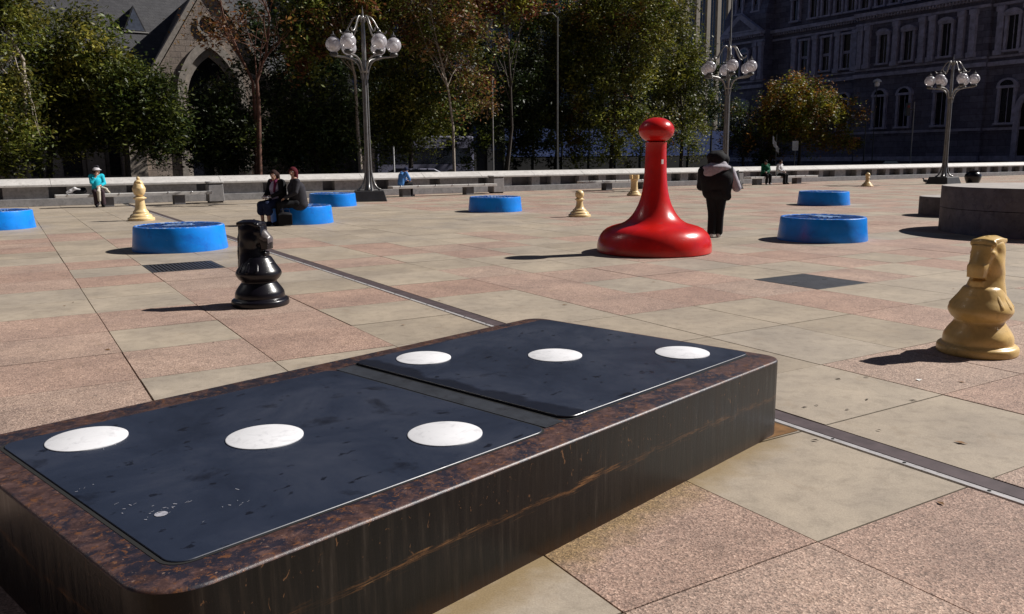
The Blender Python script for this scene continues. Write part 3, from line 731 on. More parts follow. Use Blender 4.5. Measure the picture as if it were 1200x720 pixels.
sdf_obj('body', [('e', (0, 0, .16), (.15, .075, .08)), ('c', (.09, 0, .2), (.13, 0, .28), .05, .035), ('e', (.145, 0, .30), (.045, .036, .036)), ('c', (.18, 0, .295), (.205, 0, .285), .012, .006), ('c', (-.1, 0, .15), (-.25, 0, .11), .05, .025), ('c', (0, .035, .1), (.01, .035, 0), .014, .01), ('c', (0, -.035, .1), (.01, -.035, 0), .014, .01)], 'bird', t, .008, .02)

# ------------------------------------------------------------------ globe lamp posts
def lamp_post(loc, rz, label, sc=1., first=[]):
    if first: return copy_thing(first[0], loc, rz, label, (sc,) * 3)
    t = thing('globe_lamp', label, 'street lamp', loc, rz, 'six globed lamp posts on the plaza'); t.scale = (sc,) * 3
    MB().prism([(-.70, -.70), (.70, -.70), (.70, .70), (-.70, .70)], 0, .42, [(-.58, -.58), (.58, -.58), (.58, .58), (-.58, .58)]).build('plinth', 'lamp_dark', t, bevel=.02)
    MB().lathe(smooth_prof([(.20, .42), (.15, .6), (.115, .9), (.10, 1.3), (.092, 3), (.085, 5.2), (.08, 6.2), (.07, 6.85), (.05, 6.98)], 3), 20).build('column', 'lamp_metal', t, smooth=50)
    for i in range(6):
        a = pi / 3 * i + pi / 6; c_, s_ = cos(a), sin(a)
        pr = smooth_prof([(.52, .44), (.40, .50), (.27, .66), (.17, .95), (.12, 1.35), (.10, 2.4), (.094, 4.0), (.09, 4.9)], 3)
        MB().tube([(r_ * c_, r_ * s_, z_) for r_, z_ in pr], [.042] * len(pr), 8).build('rib', 'lamp_metal', t, smooth=60)
    MB().lathe([(.15, 5.0), (.17, 5.04), (.17, 5.1), (.15, 5.14)], 20).build('collar', 'lamp_metal', t, smooth=40)
    MB().lathe(smooth_prof([(.05, 6.96), (.10, 7.04), (.05, 7.12), (.035, 7.22), (.004, 7.52)], 3), 14).build('finial', 'lamp_metal', t, smooth=50)
    for i in range(6):
        a = pi / 3 * i; c_, s_ = cos(a), sin(a); RG = 1.16
        P_ = lambda L_: [(r_ * c_, r_ * s_, z_) for r_, z_ in L_]
        arm = MB().tube(P_(smooth_prof([(.11, 4.75), (.16, 5.10), (.30, 5.40), (.55, 5.55), (.85, 5.60), (RG, 5.63)], 4)), .036, 8)
        arm.build('arm', 'lamp_metal', t, smooth=60)
        h_ = MB().lathe([(.06, 5.60), (.15, 5.64), (.17, 5.70), (.14, 5.76)], 16, (RG * c_, RG * s_, 0)).build('globe_holder', 'lamp_dark', t, smooth=40)
        gl = MB().ball((RG * c_, RG * s_, 6.06), .30, 32).build('globe', 'globe', t, smooth=80)
        MB().ball((RG * c_, RG * s_, 6.0), .17, 20).build('bulb_cover', 'globe_in', gl, smooth=80)
        MB().lathe([(.10, 6.38), (.11, 6.41), (.04, 6.45), (.02, 6.55)], 12, (RG * c_, RG * s_, 0)).build('globe_cap', 'lamp_dark', t, smooth=40)
        q = smooth_prof([(.07, 6.90), (.14, 7.08), (.28, 7.10), (.42, 6.95), (.56, 6.70), (.70, 6.52), (.84, 6.50), (.90, 6.60)], 4)
        MB().tube(P_(q), .032, 7).build('strap', 'lamp_metal', t, smooth=60)
    first.append(t); return t
lamp_post((-5.72, 33.75, 0), radians(10), 'nearest lamp post with six globes, behind a blue disc at left')
lamp_post((11.05, 43.4, 0), radians(24), 'lamp post with six globes rising behind the standing man')
lamp_post((24.9, 48.25, 0), radians(30), 'farthest lamp post with globes in front of the dark hall at right', .955)

# ------------------------------------------------------------------ buildings
def arch_pts(cx_, hw, z0, zs, n=8, pointed=False):
    """outline of an opening: straight sides up to zs, then a round or pointed head; counter-clockwise in x,z"""
    pts = [(cx_ - hw, z0), (cx_ + hw, z0), (cx_ + hw, zs)]
    if pointed:
        r_ = hw * 2.1; c_ = cx_ + hw - r_; am = math.acos((cx_ - c_) / r_)
        for i in range(1, n + 1): a = am * i / n; pts.append((c_ + r_ * cos(a), zs + r_ * sin(a)))
        for i in range(1, n): a = am * (1 - i / n); pts.append((2 * cx_ - c_ - r_ * cos(a), zs + r_ * sin(a)))
    else:
        for i in range(1, n): a = pi * i / n; pts.append((cx_ + hw * cos(a), zs + hw * sin(a)))
    pts.append((cx_ - hw, zs)); return pts
def ring_y(b, inner, outer, y0, y1):
    """a moulding between two outlines of equal length, in x,z, from y0 to y1"""
    n = len(inner); o = [(x, y0, z) for x, z in outer] + [(x, y0, z) for x, z in inner] + [(x, y1, z) for x, z in outer] + [(x, y1, z) for x, z in inner]
    fs = []
    for i in range(n):
        j = (i + 1) % n
        fs += [(i, j, n + j, n + i), (n + i, n + j, 3 * n + j, 3 * n + i), (j, i, 2 * n + i, 2 * n + j)]
    b.add(o, fs)

# --- church at the left: long slate roofed nave and a gabled transept in front of it
def church():
    t = thing('stone_church', 'grey stone church with steep slate roof and pointed arch gable behind the trees at left', 'church', ab(56, 0), ANG_B)
    # local X along the street, -Y faces the plaza
    xg = 12.05                                             # axis of the gable
    # front wall of the transept with the pointed arch cut out
    ar = arch_pts(xg - .1, 1.75, 0, 5.5, 9, True)
    left = [(xg - 5.2, 0), (xg - 5.2, 3.9), (xg, 12.4)]
    half_l = [(xg - 5.2, 0), (ar[0][0], 0)] + [ar[-1 - i] for i in range(0, 10)] + [(xg, 12.4), (xg - 5.2, 3.9)]
    half_r = [(ar[1][0], 0), (xg + 5.2, 0), (xg + 5.2, 3.9), (xg, 12.4)] + [ar[11 - i] for i in range(0, 10)]
    w_ = MB().slab_y(half_l, 0, .7).slab_y(half_r, 0, .7); w_.build('gable_wall', 'church_stone', t)
    b = MB(); ring_y(b, arch_pts(xg - .1, 1.75, .02, 5.5, 9, True), arch_pts(xg - .1, 2.12, .02, 5.5, 9, True), -.14, .3); b.build('arch_moulding', 'church_trim', t)
    b = MB(); ring_y(b, arch_pts(xg - .1, 1.45, .03, 5.5, 9, True), arch_pts(xg - .1, 1.74, .03, 5.5, 9, True), .12, .55); o_ = b.build('inner_moulding', 'church_trim', t)
    MB().slab_y(arch_pts(xg - .1, 1.46, .04, 5.5, 9, True), .45, .5).build('arch_glazing', 'dark_glass', t)
    MB().box(xg - .2, xg, .35, .46, 0, 6.6).box(xg - 1.55, xg + 1.4, .36, .44, 4.9, 5.05).build('tracery', 'church_trim', t)
    n = 24; b = MB(); inn = [(xg - .1 + .52 * cos(2 * pi * i / n), 9.95 + .52 * sin(2 * pi * i / n)) for i in range(n)]; out = [(xg - .1 + .66 * cos(2 * pi * i / n), 9.95 + .66 * sin(2 * pi * i / n)) for i in range(n)]
    ring_y(b, inn, out, -.09, .05); oc = b.build('oculus', 'church_trim', t)
    MB().slab_y(inn, -.012, .02).build('pane', 'dark_glass', oc)
    # copings up both rakes and the transept roof behind them
    for s_ in (-1, 1):
        p0, p1 = (xg + s_ * 5.5, 3.55), (xg, 12.55)
        nx, nz = (p1[1] - p0[1]), -(p1[0] - p0[0]); l_ = math.hypot(nx, nz); nx, nz = nx / l_ * .3 * (-s_) * -1, nz / l_ * .3
        nz = abs(nz); nx = s_ * abs(nx)
        poly = [p0, (p0[0] + nx, p0[1] + nz), (p1[0] + (0 if True else nx), p1[1] + .52), p1]
        if s_ > 0: poly = poly[::-1]
        MB().slab_y(poly[::-1] if s_ < 0 else poly[::-1], -.16, .75).build('gable_coping', 'church_trim', t)
        MB().add([(xg + s_ * 5.35, .7, 3.7), (xg, .7, 12.45), (xg, 14, 12.45), (xg + s_ * 5.35, 14, 3.7),
                  (xg + s_ * 5.35, .7, 3.5), (xg, .7, 12.2), (xg, 14, 12.2), (xg + s_ * 5.35, 14, 3.5)],
                 [(0, 1, 2, 3), (7, 6, 5, 4), (0, 4, 5, 1), (3, 2, 6, 7)]).build('transept_roof', 'slate', t)
        MB().box(*sorted((xg + s_ * 5.2, xg + s_ * 4.7)), .7, 13, 0, 3.9).build('transept_wall', 'church_stone', t)
    for s_ in (-1, 1): MB().prism([(xg + s_ * 4.9 - .55, -1.0), (xg + s_ * 4.9 + .55, -1.0), (xg + s_ * 4.9 + .55, .0), (xg + s_ * 4.9 - .55, .0)], 0, 4.6, [(xg + s_ * 4.9 - .55, -.3), (xg + s_ * 4.9 + .55, -.3), (xg + s_ * 4.9 + .55, 0), (xg + s_ * 4.9 - .55, 0)]).build('buttress', 'church_pier', t)
    # nave
    y0 = 5.; x0, x1 = -22, 18.5
    MB().box(x0, x1, y0, y0 + 14, 0, 6.9).build('nave_wall', 'church_stone', t)
    MB().add([(x0, y0 - .4, 6.6), (x1, y0 - .4, 6.6), (x1, y0 + 9, 18.2), (x0, y0 + 9, 18.2), (x0, y0 - .4, 6.85), (x1, y0 - .4, 6.85), (x1, y0 + 9, 18.5), (x0, y0 + 9, 18.5)],
             [(3, 2, 1, 0), (4, 5, 6, 7), (0, 1, 5, 4), (1, 2, 6, 5), (3, 0, 4, 7), (2, 3, 7, 6)]).build('nave_roof', 'slate', t)
    for xv in (2.45, 8.75, -4.0):                            # triangular roof vents
        za, zb = 10.3, 12.0; sl_ = 9.4 / 11.65
        ya = y0 - .4 + (za - 6.85) * sl_ - .02
        v_ = MB().add([(xv - .72, ya - .05, za), (xv + .72, ya - .05, za), (xv, ya - .05, zb), (xv, ya + 1.4, zb), (xv - .72, ya + .3, za), (xv + .72, ya + .3, za)], [(0, 1, 2), (1, 5, 3, 2), (0, 2, 3, 4)]).build('roof_vent', 'slate', t)
        MB().add([(xv - .60, ya - .06, za + .08), (xv + .60, ya - .06, za + .08), (xv, ya - .06, zb - .18)], [(0, 1, 2)]).build('louvre', 'louvre', v_)
        MB().box(xv - .85, xv + .85, ya - .16, ya - .02, za - .07, za).build('sill', 'coping', v_)
    # stone piers and tall dark lancets low on the nave
    for i, xp in enumerate((-8.6, -5.4, -2.2, 1.0, 2.9, 5.35, 8.4)):
        MB().prism([(xp - .5, y0 - 1.1), (xp + .5, y0 - 1.1), (xp + .5, y0), (xp - .5, y0)], 0, 5.2, [(xp - .5, y0 - .5), (xp + .5, y0 - .5), (xp + .5, y0), (xp - .5, y0)]).build('pier', 'church_pier', t)
    for xw, hw in ((-7, .7), (-3.8, .7), (-.6, .6), (1.95, .4), (4.05, .55), (6.9, .7)):
        b = MB(); ring_y(b, arch_pts(xw, hw, .75, 3.6, 6, True), arch_pts(xw, hw + .2, .6, 3.6, 6, True), y0 - .12, y0 + .02)
        f_ = b.build('window', 'church_trim', t); MB().slab_y(arch_pts(xw, hw, .75, 3.6, 6, True), y0 - .03, y0 - .008).build('pane', 'dark_glass', f_)
        MB().box(xw - hw - .35, xw + hw + .35, y0 - .5, y0 - .13, .45, .68).build('sill', 'church_trim', f_)
church()

# --- the ornate hall on the right, all in its own shade
def hall():
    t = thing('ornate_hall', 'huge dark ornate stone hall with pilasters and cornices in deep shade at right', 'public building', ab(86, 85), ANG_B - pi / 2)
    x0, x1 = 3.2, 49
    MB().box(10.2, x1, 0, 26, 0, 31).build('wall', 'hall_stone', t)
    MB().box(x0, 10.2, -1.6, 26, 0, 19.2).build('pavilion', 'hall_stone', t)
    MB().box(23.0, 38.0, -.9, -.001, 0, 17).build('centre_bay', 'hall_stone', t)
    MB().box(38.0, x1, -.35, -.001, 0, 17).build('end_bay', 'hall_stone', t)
    MB().add([(10.2, 0, 31), (x1, 0, 31), (x1, 6, 39), (10.2, 6, 39), (10.2, 26, 31), (x1, 26, 31)], [(0, 1, 2, 3), (2, 1, 5), (3, 2, 5, 4), (0, 3, 4)]).build('mansard', 'mansard', t)
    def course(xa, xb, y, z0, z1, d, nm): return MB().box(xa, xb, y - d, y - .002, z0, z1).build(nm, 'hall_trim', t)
    secs = [(x0, 10.2, -1.6), (10.2, 23.0, 0), (23.0, 38.0, -.9), (38.0, x1, -.35)]
    for i, (xa, xb, y) in enumerate(secs):
        course(xa + .01, xb - .01, y, 10.2, 10.6, .35, 'string_course'); course(xa + .01, xb - .01, y, 10.95, 11.15, .22, 'string_course')
        c_ = course(xa + .01, xb - .01, y, 16.75, 17.15, .75, 'cornice'); course(xa + .01, xb - .01, y, 15.85, 16.1, .25, 'architrave')
        d_ = MB(); x = xa + .15
        while x < xb - .2: d_.box(x, x + .16, y - .55, y - .004, 16.5, 16.745); x += .36
        d_.build('dentils', 'hall_trim', c_)
        course(xa + .01, xb - .01, y, 1.0, 1.5, .3, 'plinth'); course(xa + .01, xb - .01, y, 4.0, 4.25, .2, 'sill_course')
    course(10.2, x1, 0, 21.6, 22.1, .6, 'upper_cornice')
    def pil(x, y, w_=.62, z0=11.2, z1=15.8):
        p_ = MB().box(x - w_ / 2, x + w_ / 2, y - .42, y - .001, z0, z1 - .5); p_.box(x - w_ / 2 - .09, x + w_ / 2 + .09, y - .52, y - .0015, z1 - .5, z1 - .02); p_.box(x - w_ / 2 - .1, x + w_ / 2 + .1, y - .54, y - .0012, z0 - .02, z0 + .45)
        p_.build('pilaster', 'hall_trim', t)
    for x in (13.7, 16.8, 20.0, 22.4): pil(x, 0)
    for x in (23.7, 24.6, 28.05, 31.1, 32.2, 35.3, 36.5): pil(x, -.9, .6)
    for x in (3.9, 5.3, 8.9, 9.8): pil(x, -1.6, .55)
    for x in (38.9, 41.4, 43.9, 46.4): pil(x, -.35)
    def win(x, y, z0, z1, hw, head=None, bar=None):
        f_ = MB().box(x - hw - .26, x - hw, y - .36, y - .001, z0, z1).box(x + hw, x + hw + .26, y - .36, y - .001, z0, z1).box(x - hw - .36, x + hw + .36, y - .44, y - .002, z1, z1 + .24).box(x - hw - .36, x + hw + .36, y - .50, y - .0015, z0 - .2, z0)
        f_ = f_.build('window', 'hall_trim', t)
        MB().box(x - hw, x + hw, y - .05, y - .003, z0, z1).build('pane', 'dark_glass', f_)
        if bar: MB().box(x - hw, x + hw, y - .12, y - .052, bar - .16, bar + .16).build('transom', 'hall_trim', f_)
        MB().box(x - .035, x + .035, y - .075, y - .051, z0, z1 if not bar else bar - .17).build('mullion', 'hall_trim', f_)
        if head == 'seg':
            n = 8; arc = [(x + (hw + .45) * cos(pi * (.12 + .76 * i / n)), z1 + .20 + .62 * (sin(pi * (.12 + .76 * i / n)) - .3)) for i in range(n + 1)]
            MB().slab_y([(x - hw - .45, z1 + .241), (x + hw + .45, z1 + .241)] + arc, y - .56, y - .0016).build('hood', 'hall_trim', f_)
        if head == 'arch':
            n = 8; arc = [(x + hw * cos(pi * i / n), z1 + hw * .8 * sin(pi * i / n)) for i in range(n + 1)]
            arc2 = [(x + (hw + .35) * cos(pi * i / n), z1 + .2 + (hw + .3) * .8 * sin(pi * i / n)) for i in range(n + 1)]
            MB().slab_y(arc2, y - .40, y - .0025).build('hood', 'hall_trim', f_)
            MB().slab_y([(a_, b_ + .245) for a_, b_ in arc], y - .42, y - .405).build('pane', 'dark_glass', f_)
    for x in (15.25, 18.4, 21.6 - .35): win(x, 0, 11.6, 15.35, .52, None, 13.4)
    for x in (26.6, 29.55): win(x, -.9, 11.6, 14.6, .5, 'seg')
    win(33.75, -.9, 11.6, 14.8, .5, 'seg')
    win(7.1, -1.6, 11.8, 14.5, .55, 'arch')
    for x in (40.1, 42.6, 45.1): win(x, -.35, 11.6, 14.8, .5, 'seg')
    for x in (13.6, 16.3, 18.0, 19.8, 21.5, 23.3, 25.2, 27, 28.8, 30.6, 32.4, 34.2, 36, 38, 40, 42, 44, 46): win(x, 0, 17.9, 20.3, .5 if int(x * 10) % 2 else .42)
    for x in (15.25, 18.4, 21.25): win(x, 0, 4.7, 8.0, .6, 'arch')
    for x in (26.6, 29.55, 33.75): win(x, -.9, 4.7, 8.0, .6, 'arch')
    for x in (40.1, 45.1): win(x, -.35, 4.7, 8.0, .65, 'arch')
    win(7.1, -1.6, 4.7, 8.0, .7, 'arch')
    # great portal at the right end
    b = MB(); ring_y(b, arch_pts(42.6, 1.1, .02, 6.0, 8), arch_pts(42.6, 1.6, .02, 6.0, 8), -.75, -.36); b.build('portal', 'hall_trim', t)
    MB().slab_y(arch_pts(42.6, 1.1, .03, 6.0, 8), -.42, -.36).build('portal_opening', 'black', t)
    # pediment of the pavilion and its mansard
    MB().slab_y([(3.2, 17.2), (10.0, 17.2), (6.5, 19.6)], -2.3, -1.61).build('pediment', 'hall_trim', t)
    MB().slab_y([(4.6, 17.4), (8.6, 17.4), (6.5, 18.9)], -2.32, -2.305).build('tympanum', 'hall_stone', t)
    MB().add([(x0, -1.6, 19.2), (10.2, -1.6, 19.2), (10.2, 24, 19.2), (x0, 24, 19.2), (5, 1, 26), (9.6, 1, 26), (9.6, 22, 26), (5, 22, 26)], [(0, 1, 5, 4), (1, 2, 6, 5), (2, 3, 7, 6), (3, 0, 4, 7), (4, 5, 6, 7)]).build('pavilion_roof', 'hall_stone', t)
    for x in (5.4, 8.2): win(x, -1.0, 19.8, 22.2, .4)
hall()

# --- tall tan office tower far behind, and the dark office block behind the trees
t = thing('tan_tower', 'tall tan stone tower with dark vertical window strips far behind the middle lamp', 'tower', on_ua(820, 190, 120) * Vector((1, 1, 0)), ANG_B)
MB().box(-22, 9.3, 0, 22, 0, 75).build('wall', 'tan_tower', t)
for k_ in range(11):
    x = 7.6 - k_ * 2.7
    f_ = MB().box(x - .55, x + .55, -.004, .02, 6, 73).build('window_strip', 'dark_glass', t)
    MB().box(x - .08, x + .08, -.05, -.006, 6, 73).build('mullion', 'tan_tower', f_)
    MB().box(x + .9, x + 1.55, -.35, -.002, 4, 74).build('rib', 'tan_tower', t)
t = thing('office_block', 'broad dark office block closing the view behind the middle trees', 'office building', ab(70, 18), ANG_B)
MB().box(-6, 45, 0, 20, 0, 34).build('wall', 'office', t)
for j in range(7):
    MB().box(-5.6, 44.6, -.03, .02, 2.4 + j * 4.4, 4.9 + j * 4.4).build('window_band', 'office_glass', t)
b = MB()
for i in range(-3, 23): b.box(i * 1.95 + .3, i * 1.95 + .75, -.25, -.035, .5, 33.5)
b.build('mullions', 'office', t)
MB().box(13, 22, -4.5, -.3, 9.6, 11.2).build('canopy', 'office_glass', t); MB().box(13, 22.5, -4.7, -.32, 9.3, 9.59).build('canopy_edge', 'pole', t)

# --- unseen towers added round the plaza to block light from the open sky
def tower(name, label, x0, x1, y0, y1, h_):
    t = thing(name, label, 'office building', ((x0 + x1) / 2, (y0 + y1) / 2, 0)); a_, c_ = (x1 - x0) / 2, (y1 - y0) / 2
    MB().box(-a_, a_, -c_, c_, 0, h_).build('wall', 'office', t)
    for j in range(int(h_ / 4) - 1): MB().box(-a_ - .05, a_ + .05, -c_ - .05, c_ + .05, 3 + j * 4, 5.2 + j * 4).build('window_band', 'office_glass', t)
tower('sky_block_tower', 'tall dark tower added behind the viewer, out of view, blocking sky light', -75, 60, -70, -26, 130)
tower('sky_block_slab', 'tall dark slab added left of the plaza, out of view, blocking sky light', -90, -52, -24, 62, 110)
tower('office_block', 'dark block added behind the viewer to the right, out of view, blocking sky light', 62, 100, -80, -18, 70)

# ------------------------------------------------------------------ street beyond the wall
def at_u(px, U, z=0.):
    p_ = on_ua(px, 185, U); return Vector((p_.x, p_.y, z))
pl = at_u(440, 50); pr_ = at_u(556, 50); ln = (pr_ - pl).length
t = thing('city_bus', 'pale bus parked in the street, half hidden by trees left of the middle', 'bus', (pl + pr_) / 2, ANG_B)
h_ = ln / 2
MB().box(-h_, h_, 0, 2.5, .35, 3.15).build('body', 'bus_white', t, bevel=.15, segs=3)
MB().box(-h_ + .3, h_ - .3, -.012, .02, 1.35, 2.35).build('window_band', 'dark_glass', t)
for x in (-h_ + 1.6, h_ - 1.8):
    w_ = MB(); n = 24
    w_.slab_y([(x + .48 * cos(2 * pi * i / n), .48 + .48 * sin(2 * pi * i / n)) for i in range(n)], -.03, .25); w_.build('wheel', 'black', t)
pl = at_u(592, 50); pr_ = at_u(850, 50); ln = (pr_ - pl).length
t = thing('hoarding', 'long faded blue hoarding along the street under the big tree', 'hoarding', pl, ANG_B)
b = MB(); x = 0
while x < ln - 1: MB().box(x, x + 2.38, 0, .08, 1.75, 3.7).build('panel', 'hoarding', t); x += 2.44
for i in range(int(ln / 2.44) + 1): MB().box(i * 2.44 - .1, i * 2.44 - .03, -.03, .05, 0, 3.75).build('post', 'pole_dark', t)
MB().box(0, ln - 1, .02, .07, .02, 1.74).build('lower_boards', 'black', t)

def post(name, label, cat, px, U, top, m='pole', r_=.06):
    t = thing(name, label, cat, at_u(px, U)); MB().tube([(0, 0, 0), (0, 0, top * .5), (0, 0, top)], [r_, r_ * .9, r_ * .75], 10).build('pole', m, t, smooth=50); return t
t = post('street_pole', 'tall thin street light pole left of the red piece among the trees', 'street light', 653, 41, 9.6, 'pole_mid')
MB().tube([(0, 0, 9.5), (-.3, 0, 9.8), (-.6, 0, 9.8)], .035, 8).build('arm', 'pole_mid', t); MB().ball((-.75, 0, 9.76), .18, 16, (1.3, .7, .5)).build('lantern', 'pole_mid', t)
t = post('sign_post', 'slim post with small sign in front of the dark trees in the middle', 'sign post', 578, 42, 7.0, 'pole', .045)
MB().box(-.25, .25, -.07, -.045, 6.2, 6.9).build('sign_plate', 'pole_dark', t)
t = post('mast', 'tall thin flag mast rising out of the top right behind the middle lamp', 'mast', 851, 60, 22, 'pole', .09)
MB().lathe([(.2, 0), (.2, .3), (.12, .5)], 16).build('base', 'pole_dark', t)
t = post('bus_stop', 'thin post with a flat horizontal arm beside the round tree', 'signal post', 893, 50, 4.1, 'pole', .05)
MB().box(-1.9, .1, -.05, .05, 4.05, 4.16).build('arm', 'pole', t); MB().box(-1.8, -1.4, -.06, .06, 3.2, 4.0).build('signal_box', 'pole_dark', t)
t = post('street_sign', 'small white rectangular street sign behind the two seated people', 'sign', 931, 43, 2.9, 'pole_dark', .04)
MB().box(-.22, .22, -.06, -.042, 2.05, 2.75).build('sign_plate', 'sign_white', t)
t = post('orange_sign', 'orange road work sign under the low branch of the round tree', 'sign', 999, 48, 3.3, 'pole_dark', .04)
MB().box(-.55, .55, -.07, -.042, 2.4, 3.2).build('sign_plate', 'sign_orange', t)
t = post('traffic_signal', 'slim signal pole with red lit signal in front of the dark hall', 'traffic signal', 1067, 45, 6.2, 'pole', .05)
b = MB().box(-.75, -.40, -.2, .1, 5.0, 6.1).build('housing', 'pole_dark', t, bevel=.03); MB().box(-.41, .01, -.04, .04, 5.5, 5.58).build('bracket', 'pole_dark', t)
MB().lathe([(.12, 0), (.09, .02)], 16, (0, 0, 0)).build('red_lens', 'sig_red', t, loc=(-.575, -.205, 5.8)).rotation_euler = (pi / 2, 0, 0)
t = post('street_light', 'pale flat street light arm at the right side of the round tree', 'street light', 1012, 46, 5.0, 'pole_dark', .06)
MB().box(-1.5, -.06, -.10, .10, 4.94, 5.04).build('arm', 'sign_white', t)
t = post('dome_light', 'small pale domed street light in front of the dark hall', 'street light', 1022, 50, 8.3, 'pole_dark', .05)
MB().lathe([(.38, 0), (.36, .12), (.22, .26), (.04, .32)], 24, (0, 0, 8.3)).build('dome', 'sign_white', t, smooth=50); MB().lathe([(.05, -.42), (.2, -.36), (.24, -.2), (.22, -.01)], 20, (0, 0, 8.3)).build('lens', 'globe_in', t, smooth=50)
t = post('white_marker', 'thin white marker post behind the person in blue', 'marker post', 461.5, 39.5, 2.25, 'sign_white', .045)
MB().lathe([(.05, 2.25), (.03, 2.3)], 10).build('cap', 'pole_dark', t)
t = post('banner', 'white cloth banner draped on a post under the trees right of the standing man', 'banner', 909, 42, 3.2, 'pole_dark', .03)
b = MB(); n = 8
b.add([(-.30 + .5 * k_ / n + .05 * sin(k_ * 2.1), -.05 - .03 * cos(k_ * 1.7), 3.1 - .13 * k_ - (j * (.55 - .03 * k_))) for j in (0, 1) for k_ in range(n + 1)], [(k_, k_ + 1, n + 2 + k_, n + 1 + k_) for k_ in range(n)])
o_ = b.build('cloth', 'sign_white', t); sm = o_.modifiers.new('solid', 'SOLIDIFY'); sm.thickness = .02
def car(px, U, label, col, low=1.):
    t = thing('parked_car', label, 'car', at_u(px, U), ANG_B, 'cars parked in the street')
    prof = [(-2.2, .35), (2.2, .35), (2.25, .75), (1.5, .92), (.75, 1.42), (-.9, 1.46), (-1.65, .98), (-2.2, .88)]; prof = [(x, z if z < .5 else .5 + (z - .5) * low) for x, z in prof]
    MB().slab_y(prof, 0, 1.75).build('body', col, t, bevel=.12, segs=3)
    MB().slab_y([(x, .5 + (z - .5) * low) for x, z in [(-1.35, 1.0), (1.2, .98), (.68, 1.36), (-.85, 1.39)]], -.012, .02).build('side_window', 'dark_glass', t)
    for x in (-1.35, 1.4):
        n = 20; MB().slab_y([(x + .32 * cos(2 * pi * i / n), .32 + .32 * sin(2 * pi * i / n)) for i in range(n)], -.02, .2).build('wheel', 'black', t)
car(495, 41.5, 'pale car with its roof showing over the wall left of the middle', 'bus_white', .68)
car(1045, 44, 'dark car with its roof just above the wall in front of the hall', 'c_black', .75)

